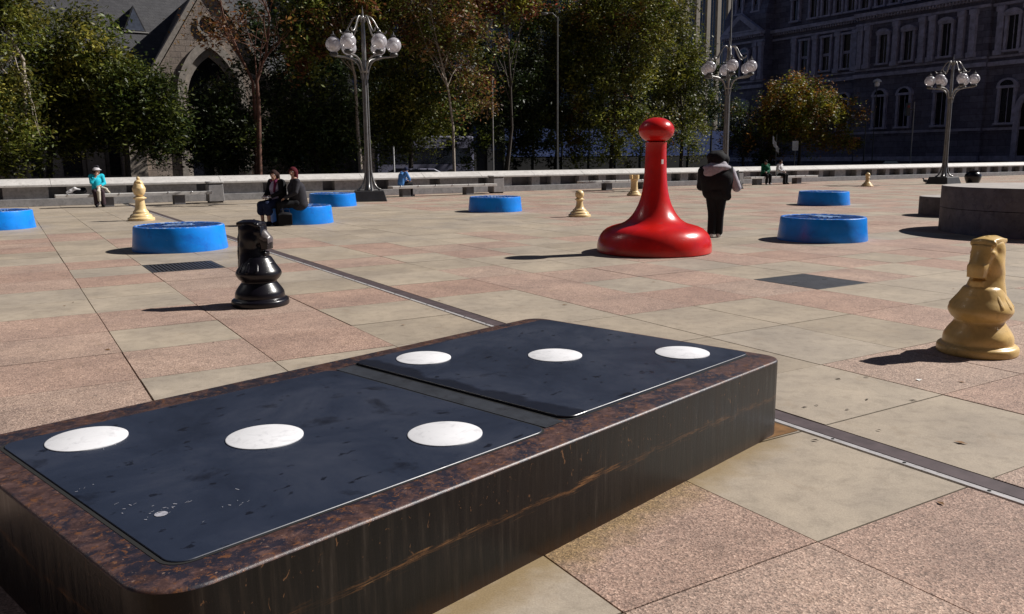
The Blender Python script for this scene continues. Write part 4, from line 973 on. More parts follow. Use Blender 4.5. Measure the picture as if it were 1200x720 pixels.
# ------------------------------------------------------------------ trees
def tree(name, label, px, U, crown, n_leaf, size, cols, trunk, seed, bark='bark_dark', tr=.14, base_px=None, limbs=14, gap=.55):
    """crown: list of (px, py, rx, rz, depth) lobes as seen in the photograph; they become ellipsoids at this tree's own distance"""
    rg = np.random.default_rng(seed); rq = random.Random(seed)
    base = at_u(base_px or px, U)
    t = thing(name, label, 'tree', base)
    k_ = F_PX / (base.y * 1.0)                              # pixels per metre here
    lobes = []
    for lx, ly, rx, rz, dp in crown:
        c_ = on_ua(lx, ly, U) - base
        lobes.append((np.array([c_.x, c_.y, c_.z]), np.array([rx / k_, dp, rz / k_])))
    vol = np.array([np.prod(r_) for _, r_ in lobes]); vol /= vol.sum()
    # clumps
    CL = []; n_leaf = int(n_leaf * 2.9); size *= 1.0; ncl = max(16, int(n_leaf / 110))
    for _ in range(ncl):
        c_, r_ = lobes[rg.choice(len(lobes), p=vol)]
        d = rg.normal(size=3); d /= np.linalg.norm(d); q = rg.uniform(.3, 1.12) ** .65
        CL.append(c_ + d * q * r_)
    CL = np.array(CL); CL = CL[CL[:, 2] > .5]
    rad = rg.uniform(.28, gap * 1.25, len(CL)); tone = rg.uniform(0, 1, len(CL)); br_ = rg.uniform(.55, 2.4, len(CL))
    which = rg.integers(0, len(CL), n_leaf)
    pos = CL[which] + rg.normal(size=(n_leaf, 3)) * rad[which][:, None] * .62
    a = rg.normal(size=(n_leaf, 3)); a[:, 2] *= .6; a /= np.linalg.norm(a, axis=1)[:, None]
    nrm = rg.normal(size=(n_leaf, 3)); nrm[:, 2] = np.abs(nrm[:, 2]) + .35; b2 = np.cross(a, nrm); b2 /= np.linalg.norm(b2, axis=1)[:, None]
    sz = size * (rg.uniform(.6, 1.3, len(CL))[which] * rg.uniform(.6, 1.3, n_leaf))[:, None]
    v = np.stack([pos - a * sz, pos + b2 * sz * .42 , pos + a * sz, pos - b2 * sz * .42], 1).reshape(-1, 3)
    me = bpy.data.meshes.new('crown'); nf = n_leaf
    me.vertices.add(4 * nf); me.vertices.foreach_set('co', v.astype(np.float32).ravel())
    me.loops.add(4 * nf); me.loops.foreach_set('vertex_index', np.arange(4 * nf, dtype=np.int32))
    me.polygons.add(nf); me.polygons.foreach_set('loop_start', np.arange(0, 4 * nf, 4, dtype=np.int32)); me.polygons.foreach_set('loop_total', np.full(nf, 4, np.int32))
    me.update(); me.validate()
    C = np.array(cols); nc = len(C)
    ci = np.clip((tone[which] * nc + rg.normal(0, .45, nf)).astype(int), 0, nc - 1)
    tint = C[ci] * (br_[which] * rg.uniform(.6, 1.4, nf))[:, None]
    at_ = me.color_attributes.new('tint', 'FLOAT_COLOR', 'POINT'); at_.data.foreach_set('color', np.repeat(np.c_[tint, np.ones(nf)], 4, 0).astype(np.float32).ravel())
    me.materials.append(M['leaf'])
    o = bpy.data.objects.new('crown', me); COL.objects.link(o); o.parent = t
    # trunk and limbs: one bark mesh
    b = MB(); pts = [Vector((0, 0, -.02))]
    for q in trunk: pts.append(on_ua(q[0], q[1], U) - base)
    k2 = len(pts); b.tube(pts, [tr * (1.25 if i == 0 else 1) * (1 - .72 * i / max(1, k2 - 1)) for i in range(k2)], 9)
    for i in range(limbs):
        e = Vector(CL[rq.randrange(len(CL))]); s_ = rq.uniform(.35, .98) * (k2 - 1); j = min(int(s_), k2 - 2); st = pts[j].lerp(pts[j + 1], s_ - j)
        r0_ = tr * .42 * (1 - .5 * s_ / (k2 - 1)); m1 = st.lerp(e, .4) + Vector((rq.uniform(-.2, .2), rq.uniform(-.2, .2), rq.uniform(.0, .35))); m2 = st.lerp(e, .75) + Vector((rq.uniform(-.15, .15), rq.uniform(-.15, .15), rq.uniform(0, .25)))
        b.tube([st, m1, m2, e], [r0_, r0_ * .75, r0_ * .5, r0_ * .18], 6)
        e2 = m1.lerp(e, .5) + Vector((rq.uniform(-.7, .7), rq.uniform(-.5, .5), rq.uniform(.1, .8))); b.tube([m1, m1.lerp(e2, .5) + Vector((0, 0, .1)), e2], [r0_ * .5, r0_ * .35, r0_ * .12], 5)
    b.build('trunk', bark, t, smooth=60)
    return t
OL = [(.036, .050, .008), (.068, .080, .012), (.115, .120, .018), (.048, .055, .012), (.145, .130, .022)]
GR = [(.016, .028, .007), (.03, .045, .010), (.055, .065, .012), (.022, .032, .010)]
YG = [(.06, .075, .010), (.10, .105, .014), (.14, .13, .018), (.08, .08, .02), (.05, .06, .012)]
RB = [(.09, .035, .014), (.12, .05, .018), (.07, .045, .016), (.06, .03, .018), (.14, .08, .02)]
RO = [(.16, .035, .02), (.20, .06, .02), (.10, .10, .02), (.14, .05, .03)]
AU = [(.10, .10, .012), (.14, .12, .012), (.18, .12, .014), (.17, .075, .012), (.07, .08, .012), (.12, .05, .014)]
DK = [(.010, .016, .006), (.016, .022, .007), (.02, .026, .008)]
tree('broad_tree', 'broad olive leaved tree in front of the slate church roof at left', 95, 43.5, [(82, 68, 56, 52, 1.9), (70, 120, 60, 50, 1.7), (120, 105, 50, 40, 1.6), (85, 150, 50, 34, 1.3)], 11000, .115, OL, [(60, 130), (75, 60), (85, 20)], 1, tr=.13, base_px=52)
tree('pale_limbed_tree', 'tree with crooked pale limb at the left edge of the photo', 5, 41, [(-25, 60, 62, 80, 1.7), (-5, 150, 48, 50, 1.4), (12, 12, 40, 24, 1.0), (15, 185, 35, 20, .8)], 8500, .115, OL, [(30, 150), (27, 70), (10, 40), (-5, 10)], 2, 'bark_pale', .12, 30)
tree('small_dark_tree', 'small round dark green tree between the church windows and the arch', 165, 41, [(165, 130, 44, 46, 1.3), (160, 102, 34, 28, 1.1), (185, 155, 34, 34, 1.0)], 7500, .105, GR + OL[:2], [(147, 150), (155, 100), (165, 75)], 3, tr=.12, base_px=148)
tree('ivy_tree', 'dense dark green tree covering the pointed arch of the church', 262, 42, [(260, 146, 38, 48, 1.3), (285, 165, 32, 34, 1.1), (228, 172, 24, 26, .9)], 6000, .105, GR + DK, [(262, 150), (262, 110), (255, 85)], 4, tr=.12, limbs=10)
tree('bare_red_tree', 'half bare tree with reddish forked trunk beside the church gable', 302, 40.5, [(305, 8, 58, 34, 1.3), (335, 40, 36, 28, 1.0), (275, 40, 30, 30, .8)], 150, .10, RB + OL[:1], [(303, 120), (301, 95), (312, 62), (316, 20), (300, -20)], 5, 'bark_red', .11, limbs=14, gap=.7)
tree('forked_tree', 'thin bare forked tree left of the reddish trunk, branches crossing the church gable', 298, 41.2, [(262, 25, 34, 36, .9), (245, 55, 26, 26, .6)], 300, .09, RB, [(298, 120), (296, 96), (278, 58), (262, 20), (255, -15)], 6, 'bark_red', .10, 299, limbs=9, gap=.7)
tree('low_green_tree', 'low fresh green tree left of the nearest lamp post', 372, 42.5, [(370, 135, 50, 42, 1.3), (345, 165, 38, 34, 1.0), (400, 170, 34, 30, 1.0)], 7500, .105, GR, [(365, 150), (372, 110), (375, 95)], 7, tr=.11)
tree('lamp_side_tree', 'tall olive tree with brown trunk directly behind the nearest lamp post', 418, 41.5, [(385, 20, 56, 46, 1.6), (420, -20, 60, 40, 1.6), (360, 60, 34, 28, 1.0)], 7500, .11, OL + RB[:1], [(419, 150), (416, 90), (405, 40), (395, 0)], 8, 'bark_pale', .11, 423)
tree('olive_tree', 'olive and yellow leaved tree right of the nearest lamp post', 480, 43, [(470, 35, 56, 48, 1.6), (455, 100, 36, 40, 1.2), (490, 135, 46, 50, 1.4), (450, 160, 30, 32, 1.0)], 9500, .11, YG[:2] + OL, [(482, 150), (478, 90), (470, 40)], 9, tr=.13)
tree('white_birch', 'pale thin forked birch with red brown leaves left of the middle', 528, 40, [(505, 20, 46, 44, 1.2), (548, 70, 44, 46, 1.2), (540, 10, 44, 36, 1.2), (560, 115, 30, 26, .8)], 4200, .10, RB + OL[1:3], [(531, 150), (526, 110), (518, 75), (513, 55), (505, 15), (503, -25)], 10, 'bark_pale', .075, 532, limbs=20, gap=.7)
tree('red_maple', 'red and orange topped tree at the top middle of the photo', 592, 42, [(590, 2, 42, 24, 1.2), (615, -25, 46, 30, 1.4), (560, -10, 40, 26, 1.2)], 4200, .11, RO + YG[1:3], [(600, 150), (598, 90), (594, 30), (592, 0)], 11, tr=.09, limbs=10)
tree('dark_tree', 'dark green leafy tree under the red topped one, middle of the photo', 590, 44, [(590, 130, 46, 50, 1.5), (555, 160, 36, 36, 1.1), (620, 165, 34, 34, 1.1), (605, 90, 36, 34, 1.1)], 6500, .105, GR + DK + YG[:1], [(600, 150), (598, 110), (595, 80)], 12, tr=.12)
tree('dark_oak', 'dark open crowned tree left of the big yellow green tree', 650, 45, [(645, 60, 50, 50, 1.6), (635, 115, 46, 46, 1.4), (660, 10, 52, 44, 1.6), (650, 160, 40, 34, 1.2)], 8000, .11, OL + DK, [(655, 150), (650, 90), (648, 40)], 13, tr=.14)
tree('big_plane_tree', 'biggest tree with yellow green leaves behind the red piece', 735, 43, [(715, 55, 66, 60, 2.0), (735, 15, 66, 54, 2.2), (700, 120, 54, 52, 1.7), (740, 150, 50, 44, 1.5), (690, 170, 34, 28, 1.0)], 15000, .115, YG + OL + RB[:1], [(718, 150), (722, 100), (735, 60), (750, 10)], 14, 'bark_dark', .13, 716)
tree('yellow_tree', 'bright yellow green tree left of the middle lamp post', 798, 45, [(782, 60, 40, 56, 1.7), (798, 115, 34, 46, 1.5), (768, 10, 44, 46, 1.8), (795, 165, 36, 28, 1.2)], 10000, .115, YG, [(800, 150), (797, 100), (792, 50)], 15, tr=.13)
tree('round_tree', 'round autumn tree with green and orange leaves in front of the dark hall', 945, 45.5, [(935, 128, 46, 34, 2.0), (965, 138, 40, 30, 1.8), (915, 140, 30, 28, 1.4), (985, 166, 28, 9, .9), (955, 172, 34, 9, 1.0)], 11000, .115, AU + YG[:2], [(938, 170), (938, 140), (942, 115)], 16, tr=.13, base_px=936)
tree('orange_shrub_tree', 'small dark tree with few orange leaves right of the middle lamp post', 872, 47, [(868, 150, 26, 30, 1.2), (890, 175, 30, 18, 1.0), (850, 120, 18, 26, .8)], 3000, .11, DK + AU[3:] + GR, [(870, 165), (869, 150), (868, 130)], 17, tr=.09, limbs=8)
tree('back_tree', 'dark tree filling the gap above the wall left of the nearest lamp post, farther back', 330, 51, [(320, 60, 50, 70, 2.0), (350, 130, 50, 60, 1.8), (405, 110, 50, 70, 1.8), (370, 30, 60, 50, 1.8), (440, 120, 40, 60, 1.6)], 12000, .12, DK + GR[:1], [(345, 150), (345, 100), (340, 60)], 18, tr=.15)
tree('back_tree', 'dark tree deep in the middle row between the birch and the dark oak, farther back', 545, 53, [(540, 100, 60, 75, 2.0), (490, 110, 50, 70, 1.8), (590, 100, 54, 60, 1.8), (630, 120, 40, 60, 1.6), (560, 30, 70, 40, 1.6)], 13000, .12, DK + GR[:1], [(545, 150), (545, 100), (545, 60)], 19, tr=.15)
tree('back_tree', 'dark tree farther back behind the big yellow green tree', 750, 53, [(680, 90, 60, 80, 2.0), (770, 90, 50, 80, 2.0), (822, 150, 36, 38, 1.6), (825, 100, 24, 40, 1.2)], 13000, .12, DK + GR[:1], [(750, 150), (750, 100), (750, 60)], 20, tr=.15)

# small leaves and scraps on the paving
for i, q in enumerate([(2.6, 4.6), (-1.1, 8.2), (3.3, 5.9), (4.6, 7.9), (.6, 9.3), (-3.6, 7.2), (1.9, 11.0), (5.5, 10.2), (-5.2, 9.5), (2.05, 3.75)]):
    a = R.uniform(0, 6); l_ = R.uniform(.022, .04)
    m_ = MB().add([(-l_, 0, .004), (0, -l_ * .5, .007), (l_, 0, .005), (0, l_ * .5, .008)], [(0, 1, 2), (0, 2, 3)])
    o_ = m_.build('dry_leaf', 'dry_leaf', None, None, 0, 2, (*q, 0), a); tag(o_, 'tiny dry brown leaf lying on the paving', 'leaf', 'dry leaves scattered on the paving')
for q, lb in (((1.22, 22.9), 'tiny white paper scrap left of the small pale pawn'), ((3.02, 5.97), 'tiny white paper scrap in front of the pale knight')):
    m_ = MB().add([(-.025, -.01, .004), (.02, -.018, .008), (.025, .015, .004), (-.015, .018, .010)], [(0, 1, 2), (0, 2, 3)])
    tag(m_.build('paper_scrap', 'paper', None, None, 0, 2, (*q, 0), R.uniform(0, 6)), lb, 'litter')

def ground(px, py):
    x = (px - 600) / F_PX; y = -(py - 360) / F_PX
    x, y = cr * x - sr * y, sr * x + cr * y
    d = x * X0 + y * U0 + FW; return d * (-EYE / d.z)
for q in [(943, 478), (957, 476), (982, 445), (1016, 469), (1070, 470), (955, 517), (993, 481), (1015, 443), (1030, 505), (430, 338), (515, 353), (1021, 296), (680, 390), (250, 402), (86, 355), (240, 500)]:
    if q[1] == 500: continue
    p_ = ground(*q); a = R.uniform(0, 6); l_ = R.uniform(.014, .027)
    m_ = MB().add([(-l_, 0, .005), (-.1 * l_, -l_ * .45, .008), (l_, 0, .006), (.1 * l_, l_ * .45, .010)], [(0, 1, 2), (0, 2, 3)])
    tag(m_.build('dry_leaf', 'wet_leaf', None, None, 0, 2, (p_.x, p_.y, 0), a), 'tiny dry brown leaf lying on the paving', 'leaf', 'dry leaves scattered on the paving')

# ------------------------------------------------------------------ people
def V3(*a): return tuple(float(x) for x in a)
def hand(w, d, side, curl=.5, up=(0, 0, 1)):
    """palm and five fingers from wrist w pointing along d"""
    w, d = np.array(w, float), np.array(d, float); d /= np.linalg.norm(d); s_ = np.cross(d, np.array(up, float)); s_ /= np.linalg.norm(s_); n_ = np.cross(s_, d)
    pr = [('c', V3(*w), V3(*(w + d * .05)), .024, .027, .012), ('c', V3(*(w + d * .05 - s_ * .015)), V3(*(w + d * .08)), .022, .02, .012)]
    for i, (o_, l_) in enumerate(((-.027, .058), (-.009, .068), (.009, .062), (.026, .048))):
        a_ = w + d * .085 + s_ * o_; m_ = a_ + d * l_ * .55 - n_ * l_ * .25 * curl; e_ = m_ + d * l_ * .5 * (1 - curl * .6) - n_ * l_ * .6 * curl
        pr += [('c', V3(*a_), V3(*m_), .0095, .009, .004), ('c', V3(*m_), V3(*e_), .009, .0075, .004)]
    a_ = w + d * .03 + s_ * .028 * side; m_ = a_ + d * .03 + s_ * .022 * side - n_ * .01; e_ = m_ + d * .03 - n_ * .012
    pr += [('c', V3(*a_), V3(*m_), .012, .0105, .006), ('c', V3(*m_), V3(*e_), .0105, .0085, .004)]
    return pr
def person(label, loc, rz, J, wear, sc=1., skin='skin', build=1., group=None, res=.011):
    """J: joints (forward +Y, right +X); wear: list of (name, material, kind, extra)"""
    t = thing('person', label, 'person', loc, rz, group); t.scale = (sc,) * 3
    b_ = build; a = np.array
    hd, nk, ch, pv = J['head'], J['neck'], J['chest'], J['pelvis']
    face = a(J.get('face', (0, 1, 0)), float); face /= np.linalg.norm(face); side = np.cross(face, (0, 0, 1)); side /= np.linalg.norm(side); upv = np.cross(side, face)
    h_ = a(hd)
    P = [('e', hd, (.078, .092, .112)), ('c', V3(*(h_ + face * .035 - upv * .055)), V3(*(h_ + face * .055 - upv * .085)), .05, .032, .02),
         ('c', V3(*(h_ + face * .085 + upv * .01)), V3(*(h_ + face * .108 - upv * .025)), .011, .016, .008),
         ('c', V3(*(h_ + face * .088 - upv * .062 - side * .02)), V3(*(h_ + face * .088 - upv * .062 + side * .02)), .009, .009, .006),
         ('e', V3(*(h_ + side * .078 - upv * .01)), (.014, .022, .032), .008), ('e', V3(*(h_ - side * .078 - upv * .01)), (.014, .022, .032), .008),
         ('x', V3(*(h_ + face * .1 + side * .032 + upv * .018)), (.018, .014, .010)), ('x', V3(*(h_ + face * .1 - side * .032 + upv * .018)), (.018, .014, .010)),
         ('c', V3(*(h_ - upv * .06 - face * .015)), nk, .056, .062),
         ('c', nk, ch, .08, .13 * b_, .05), ('c', ch, pv, .135 * b_, .14 * b_, .05)]
    for s_ in 'LR':
        sh, el, wr = J['sh' + s_], J['el' + s_], J['wr' + s_]; hp, kn, an, to = J['hip' + s_], J['kn' + s_], J['an' + s_], J['to' + s_]
        P += [('c', nk, sh, .06, .062, .03), ('c', sh, el, .058 * b_, .043), ('c', el, wr, .043, .028)]
        P += hand(wr, a(J.get('hd' + s_, a(wr) - a(el))), 1 if s_ == 'L' else -1, J.get('curl', .5), J.get('up' + s_, (0, 1, .2)))
        P += [('c', pv, hp, .12, .09 * b_), ('c', hp, kn, .088 * b_, .058), ('c', kn, an, .058, .04), ('c', an, to, .042, .03)]
    body = sdf_obj('body', P, skin, t, res, .018)
    for s_ in (-1, 1):
        MB().ball(V3(*(h_ + face * .083 + side * s_ * .032 + upv * .018)), .011, 8).build('eye', 'c_white', t, smooth=80)
    if J.get('mouth', True): MB().ball(V3(*(h_ + face * .094 - upv * .062)), .02, 8, (1, .35, .3)).build('mouth', 'c_red', t, smooth=80)
    for nm, m_, kind, ex in wear:
        Q = []
        if kind == 'trousers':
            Q += [('c', ch if False else V3(*(a(pv) + a((0, 0, .06)))), pv, .15 * b_, .16 * b_, .04)]
            for s_ in 'LR':
                hp, kn, an = J['hip' + s_], J['kn' + s_], J['an' + s_]; c_ = V3(*(a(kn) + (a(an) - a(kn)) * ex.get('len', .93)))
                Q += [('c', pv, hp, .14 * b_, .115 * b_), ('c', hp, kn, .112 * b_, .084), ('c', kn, c_, .084, ex.get('hem', .075))]
        elif kind == 'skirt':
            for s_ in 'LR':
                hp, kn, an = J['hip' + s_], J['kn' + s_], J['an' + s_]; c_ = V3(*(a(kn) + (a(an) - a(kn)) * .35))
                Q += [('c', pv, hp, .15 * b_, .13 * b_), ('c', hp, kn, .125 * b_, .105), ('c', kn, c_, .10, .12)]
            Q += [('c', J['knL'], J['knR'], .09, .09)]
        elif kind == 'jacket':
            lo_ = V3(*(a(pv) + a(ex.get('drop', (0, 0, -.02)))))
            Q += [('c', V3(*(a(nk) - a((0, 0, .03)))), ch, .085, .165 * b_, .05), ('c', ch, lo_, .168 * b_, ex.get('hem', .175) * b_, .05)]
            wd = ex.get('side', .07) * b_
            Q += [('c', V3(*(a(ch) + side * wd)), V3(*(a(lo_) + side * wd)), .14 * b_, .15 * b_, .05), ('c', V3(*(a(ch) - side * wd)), V3(*(a(lo_) - side * wd)), .14 * b_, .15 * b_, .05)] if ex.get('wide', True) else []
            if ex.get('sleeves', True):
                for s_ in 'LR':
                    sh, el, wr = J['sh' + s_], J['el' + s_], J['wr' + s_]; c_ = V3(*(a(el) + (a(wr) - a(el)) * ex.get('slen', .95)))
                    Q += [('c', V3(*(a(nk) - a((0, 0, .05)))), sh, .085, .085, .03), ('c', sh, el, .085 * (.6 + .4 * b_), .062), ('c', el, c_, .062, .048)]
        elif kind == 'sleeve':
            s_ = ex['s']; sh, el, wr = J['sh' + s_], J['el' + s_], J['wr' + s_]; c_ = V3(*(a(el) + (a(wr) - a(el)) * .92)); Q += [('c', V3(*(a(sh) + (a(el) - a(sh)) * .35)), el, .094 * (.6 + .4 * b_), .072), ('c', el, c_, .072, .056)]
        elif kind == 'shoes':
            for s_ in 'LR':
                an, to = a(J['an' + s_]), a(J['to' + s_]); Q = [('c', V3(*(an - (to - an) * .2 - a((0, 0, .035)))), V3(*to), .05, .04, .02), ('c', V3(*an), V3(*(an * .4 + to * .6)), .05, .042, .02), ('x', V3(an[0], an[1], -.25), (.6, .6, .25))]
                sdf_obj(nm, Q, m_, t, .009, .015)
            continue
        elif kind == 'hair':
            Q += [('e', V3(*(h_ - face * .018 + upv * .02)), tuple(ex.get('r', (.092, .10, .115))))]
            for e_ in ex.get('more', []): Q.append(e_)
            Q += [('x', V3(*(h_ + face * .10 - upv * .03)), (.075, .075, .085))]
        elif kind == 'raw': Q = ex
        sdf_obj(nm, Q, m_, t, ex.get('res', res) if isinstance(ex, dict) else .010, .02)
    return t
def stand(**k):
    J = dict(head=(0, .03, 1.62), neck=(0, 0, 1.47), chest=(0, .0, 1.26), pelvis=(0, 0, .96), shL=(-.2, 0, 1.42), shR=(.2, 0, 1.42), elL=(-.26, -.02, 1.13), elR=(.26, -.02, 1.13), wrL=(-.26, .08, .9), wrR=(.26, .08, .9),
             hipL=(-.09, 0, .93), hipR=(.09, 0, .93), knL=(-.10, .02, .5), knR=(.10, .02, .5), anL=(-.10, -.02, .085), anR=(.10, -.02, .085), toL=(-.12, .15, .045), toR=(.12, .15, .045)); J.update(k); return J
def sit(s_=.48, **k):
    J = dict(head=(0, .06, s_ + .86), neck=(0, .03, s_ + .70), chest=(0, .01, s_ + .48), pelvis=(0, 0, s_ + .13), shL=(-.18, .02, s_ + .64), shR=(.18, .02, s_ + .64), elL=(-.24, .08, s_ + .38), elR=(.24, .08, s_ + .38), wrL=(-.10, .27, s_ + .25), wrR=(.10, .27, s_ + .25),
             hipL=(-.09, .04, s_ + .10), hipR=(.09, .04, s_ + .10), knL=(-.11, .45, s_ + .07), knR=(.11, .45, s_ + .07), anL=(-.11, .43, .085), anR=(.11, .43, .085), toL=(-.12, .59, .045), toR=(.12, .59, .045)); J.update(k); return J

# the man walking away beside the red piece
J = stand(head=(.03, .10, 1.56), neck=(.0, .03, 1.44), face=(.25, 1, -.35), chest=(0, 0, 1.22), shL=(-.23, .0, 1.38), shR=(.23, .0, 1.38), elL=(-.26, .10, 1.10), elR=(.40, .02, 1.02), wrL=(-.06, .30, 1.10), wrR=(.38, .26, 1.20), hdR=(.05, .5, .8), upR=(1, 0, 0),
          hipL=(-.08, 0, .9), hipR=(.08, 0, .9), knL=(-.07, .02, .48), knR=(.08, .06, .48), anL=(-.075, -.02, .085), anR=(.07, .10, .085), toL=(-.10, .14, .045), toR=(.10, .26, .045), curl=.9, mouth=False)
person('stout standing person seen from behind in black jacket with grey hood', (4.21, 17.15, 0), radians(-14), J, [
    ('trousers', 'c_black', 'trousers', dict(hem=.085)),
    ('jacket', 'c_black', 'raw', [('c', (-.25, 0, 1.35), (.22, 0, 1.35), .125, .125), ('c', (-.16, 0, 1.22), (-.12, 0, .94), .19, .165, .05), ('c', (.15, 0, 1.22), (.12, 0, .92), .19, .165, .05), ('e', (0, -.06, 1.18), (.30, .20, .26), .05), ('c', (-.27, .0, 1.34), (-.31, .08, 1.05), .11, .09, .04), ('c', (-.31, .08, 1.05), (-.16, .30, 1.05), .09, .07), ('c', (.12, -.05, 1.0), (.22, -.02, .84), .12, .08, .04)]),
    ('sleeve_panel', 'c_grey', 'raw', [('c', (.26, .0, 1.35), (.40, .02, 1.03), .098, .085, .04), ('c', (.40, .02, 1.02), (.385, .2, 1.13), .085, .07)]),
    ('hood', 'c_grey', 'raw', [('e', (-.01, -.05, 1.425), (.29, .17, .085)), ('e', (-.08, -.15, 1.33), (.19, .09, .13), .05), ('e', (-.07, -.16, 1.24), (.10, .06, .08), .05), ('c', (-.09, -.02, 1.47), (.11, -.02, 1.48), .085, .085, .04)]),
    ('glove', 'c_black', 'raw', [('c', (.385, .22, 1.15), (.385, .30, 1.27), .072, .066), ('c', (.385, .30, 1.27), (.42, .32, 1.36), .03, .015)]),
    ('shoe', 'c_white', 'shoes', {}),
    ('hair', 'c_black', 'raw', [('e', (.0, .05, 1.60), (.185, .17, .16)), ('e', (-.09, .05, 1.64), (.13, .14, .11)), ('e', (.12, .08, 1.59), (.12, .12, .11)), ('e', (-.05, .03, 1.54), (.15, .12, .09)), ('c', (-.10, .05, 1.71), (.06, .07, 1.72), .06, .06)])], build=1.3)

# woman in turquoise on the bench at left, face turned left, hand at the chin
J = sit(.48, head=(-.02, .10, 1.30), neck=(0, .05, 1.15), face=(-.75, .65, -.1), wrR=(.03, .22, 1.12), elR=(.20, .22, .90), hdR=(-.4, .1, .8), wrL=(-.05, .26, .76), curl=.7, knR=(.12, .42, .55), knL=(-.10, .45, .56))
person('woman in turquoise top and grey hat sitting with hand at chin', ab(34.45, 3.02), ANG_B + pi, J, [
    ('trousers', 'c_brown', 'trousers', dict(hem=.085)), ('top', 'c_turq', 'jacket', dict(slen=.6, hem=.15)), ('shoe', 'c_black', 'shoes', {}),
    ('hair', 'c_hair', 'hair', dict()), ('hat', 'c_palegrey', 'raw', [('e', (-.01, .09, 1.385), (.12, .12, .055)), ('e', (-.03, .11, 1.35), (.15, .15, .022))]),
    ('hat_crown', 'c_char', 'raw', [('c', (.02, .05, 1.42), (-.05, .10, 1.46), .08, .06), ('c', (.08, .04, 1.40), (.11, .02, 1.32), .06, .04)]),
    ('coat_on_lap', 'c_cream', 'raw', [('c', (-.10, .14, .70), (-.26, .30, .64), .07, .06), ('c', (-.02, .3, .70), (.02, .50, .56), .05, .07), ('c', (.02, .50, .56), (.02, .51, .25), .07, .05), ('c', (-.26, .3, .62), (-.36, .3, .52), .05, .03)])])
t = thing('shoulder_bag', 'dark bag with white bundle beside the turquoise woman on the bench', 'bag', ab(34.42, 2.42, .48), ANG_B)
sdf_obj('bag', [('e', (0, 0, .10), (.24, .16, .11)), ('c', (-.1, 0, .16), (.14, 0, .17), .08, .08)], 'c_black', t, .012, .04)
sdf_obj('bundle', [('c', (-.30, -.05, .12), (-.16, -.05, .20), .06, .07), ('c', (-.42, -.05, .07), (-.30, -.05, .12), .04, .06), ('c', (-.16, -.08, .2), (.02, -.1, .16), .05, .03)], 'c_white', t, .012, .03)

# two people on the blue disc
J = sit(.46, head=(-.03, .10, 1.27), face=(-.5, .85, -.05), wrL=(-.10, .34, .74), wrR=(.10, .34, .74), knL=(-.10, .44, .52), knR=(.13, .44, .52))
person('seated woman with long brown hair, lilac shirt and dark jacket on the blue disc', (-6.06, 21.66, 0), radians(150), J, [
    ('skirt', 'c_navy', 'skirt', dict()), ('shirt', 'c_lilac', 'jacket', dict(sleeves=False, wide=False, hem=.14)), ('shoe', 'c_navy', 'shoes', {}),
    ('jacket', 'c_black', 'raw', [('c', (-.16, -.03, 1.07), (-.17, -.03, .62), .10, .12), ('c', (.16, -.03, 1.07), (.17, -.03, .62), .10, .12), ('c', (-.14, -.06, 1.02), (.14, -.06, 1.02), .11, .11), ('c', (-.13, -.07, .66), (.13, -.07, .66), .11, .11),
        ('c', (-.18, .02, 1.10), (-.24, .08, .84), .08, .065), ('c', (-.24, .08, .84), (-.12, .30, .74), .065, .05), ('c', (.18, .02, 1.10), (.24, .08, .84), .08, .065), ('c', (.24, .08, .84), (.12, .30, .74), .065, .05)]),
    ('scarf', 'c_purple', 'raw', [('c', (-.08, .07, 1.13), (.08, .07, 1.13), .05, .05), ('c', (-.09, .12, 1.1), (-.08, .17, .86), .04, .03), ('c', (0, -.02, 1.14), (.0, .0, 1.14), .08, .08)]),
    ('hair', 'c_hair', 'hair', dict(r=(.098, .105, .12), more=[('c', (.03, .02, 1.28), (.08, -.02, 1.05), .09, .07), ('c', (-.07, .03, 1.28), (-.08, .0, 1.08), .07, .05)])),
    ('papers', 'c_palegrey', 'raw', [('b', (-.03, .38, .72), (.11, .09, .02), .02)])])
J = sit(.46, head=(0, .06, 1.34), face=(-.8, .6, -.05), wrR=(.34, .04, .52), elR=(.29, -.03, .80), hdR=(.1, .15, -1), upR=(1, 0, 0), wrL=(-.12, .32, .70), chest=(0, .0, .94), pelvis=(0, 0, .59))
person('seated person with dark red hair and charcoal blazer seen from behind on the blue disc', (-5.52, 21.52, 0), radians(118), J, [
    ('trousers', 'c_black', 'trousers', dict(hem=.085)), ('blazer', 'c_char', 'jacket', dict(drop=(0, -.05, -.06), hem=.19)), ('shoe', 'c_black', 'shoes', {}),
    ('hair', 'c_red', 'hair', dict(r=(.10, .11, .12), more=[('c', (.0, .02, 1.34), (.0, .0, 1.22), .09, .07)]))], build=1.08)
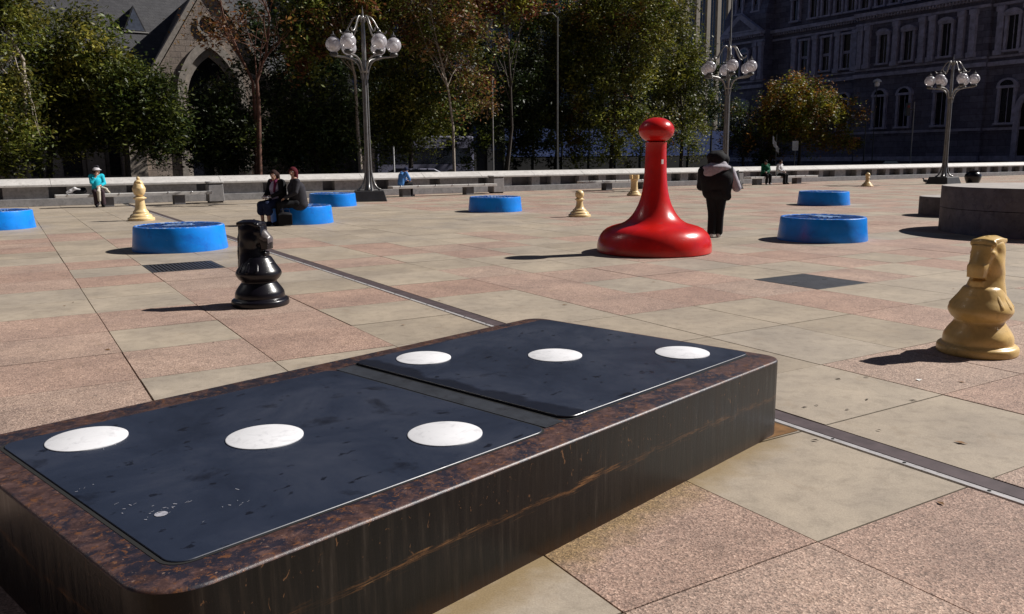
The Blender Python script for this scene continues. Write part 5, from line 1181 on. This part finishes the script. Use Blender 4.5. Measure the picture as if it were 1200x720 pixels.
t = thing('dark_bag', 'black bag standing at the feet of the pair on the blue disc', 'bag', (-5.74, 21.14, 0), .3)
sdf_obj('bag', [('b', (0, 0, .16), (.17, .09, .13), .04), ('e', (0, 0, .3), (.16, .09, .05))], 'c_black', t, .012, .04)
b = MB(); b.tube([(-.12, 0, .3), (-.1, 0, .42), (.1, 0, .42), (.12, 0, .3)], .012, 6); b.build('strap', 'c_navy', t)

# person in blue on the second bench, bent forward
J = sit(.48, head=(.02, .26, 1.17), neck=(.0, .18, 1.06), chest=(0, .07, .90), face=(.3, .8, -.6), shL=(-.18, .16, 1.02), shR=(.18, .16, 1.02), elL=(-.24, .28, .78), elR=(.24, .28, .78), wrL=(-.08, .44, .66), wrR=(.08, .44, .66))
person('person in blue shirt hunched over on the studded bench beside the nearest lamp post', ab(34.55, 15.25), ANG_B - pi / 2.2, J, [
    ('trousers', 'c_black', 'trousers', dict(hem=.085)), ('shirt', 'c_blue', 'jacket', dict(slen=.5, hem=.15)), ('shoe', 'c_white', 'shoes', {}), ('cap', 'c_navy', 'hair', dict(r=(.095, .105, .11)))])
# two people on the far bench
J = sit(.48, head=(.05, .14, 1.30), face=(.8, .6, -.3), chest=(0, .05, .95), wrL=(.10, .40, .74), wrR=(.20, .36, .74))
person('person in dark green jacket sitting on the far bench, leaning right', ab(34.40, 38.35), ANG_B + pi - .35, J, [
    ('trousers', 'c_black', 'trousers', dict(hem=.085)), ('jacket', 'c_green', 'jacket', dict(hem=.19)), ('shoe', 'c_white', 'shoes', {}), ('hair', 'c_black', 'hair', dict())], skin='skin_dark', build=1.15)
J = sit(.48, head=(0, .08, 1.30), face=(.3, .9, -.2), wrL=(-.05, .36, .72), wrR=(.08, .36, .72))
person('person in white shirt and black trousers sitting on the far bench', ab(34.40, 39.55), ANG_B + pi + .15, J, [
    ('trousers', 'c_black', 'trousers', dict(hem=.09)), ('shirt', 'c_white', 'jacket', dict(hem=.16, slen=.6)), ('shoe', 'c_black', 'shoes', {}), ('hair', 'c_hair', 'hair', dict())], skin='skin_dark')
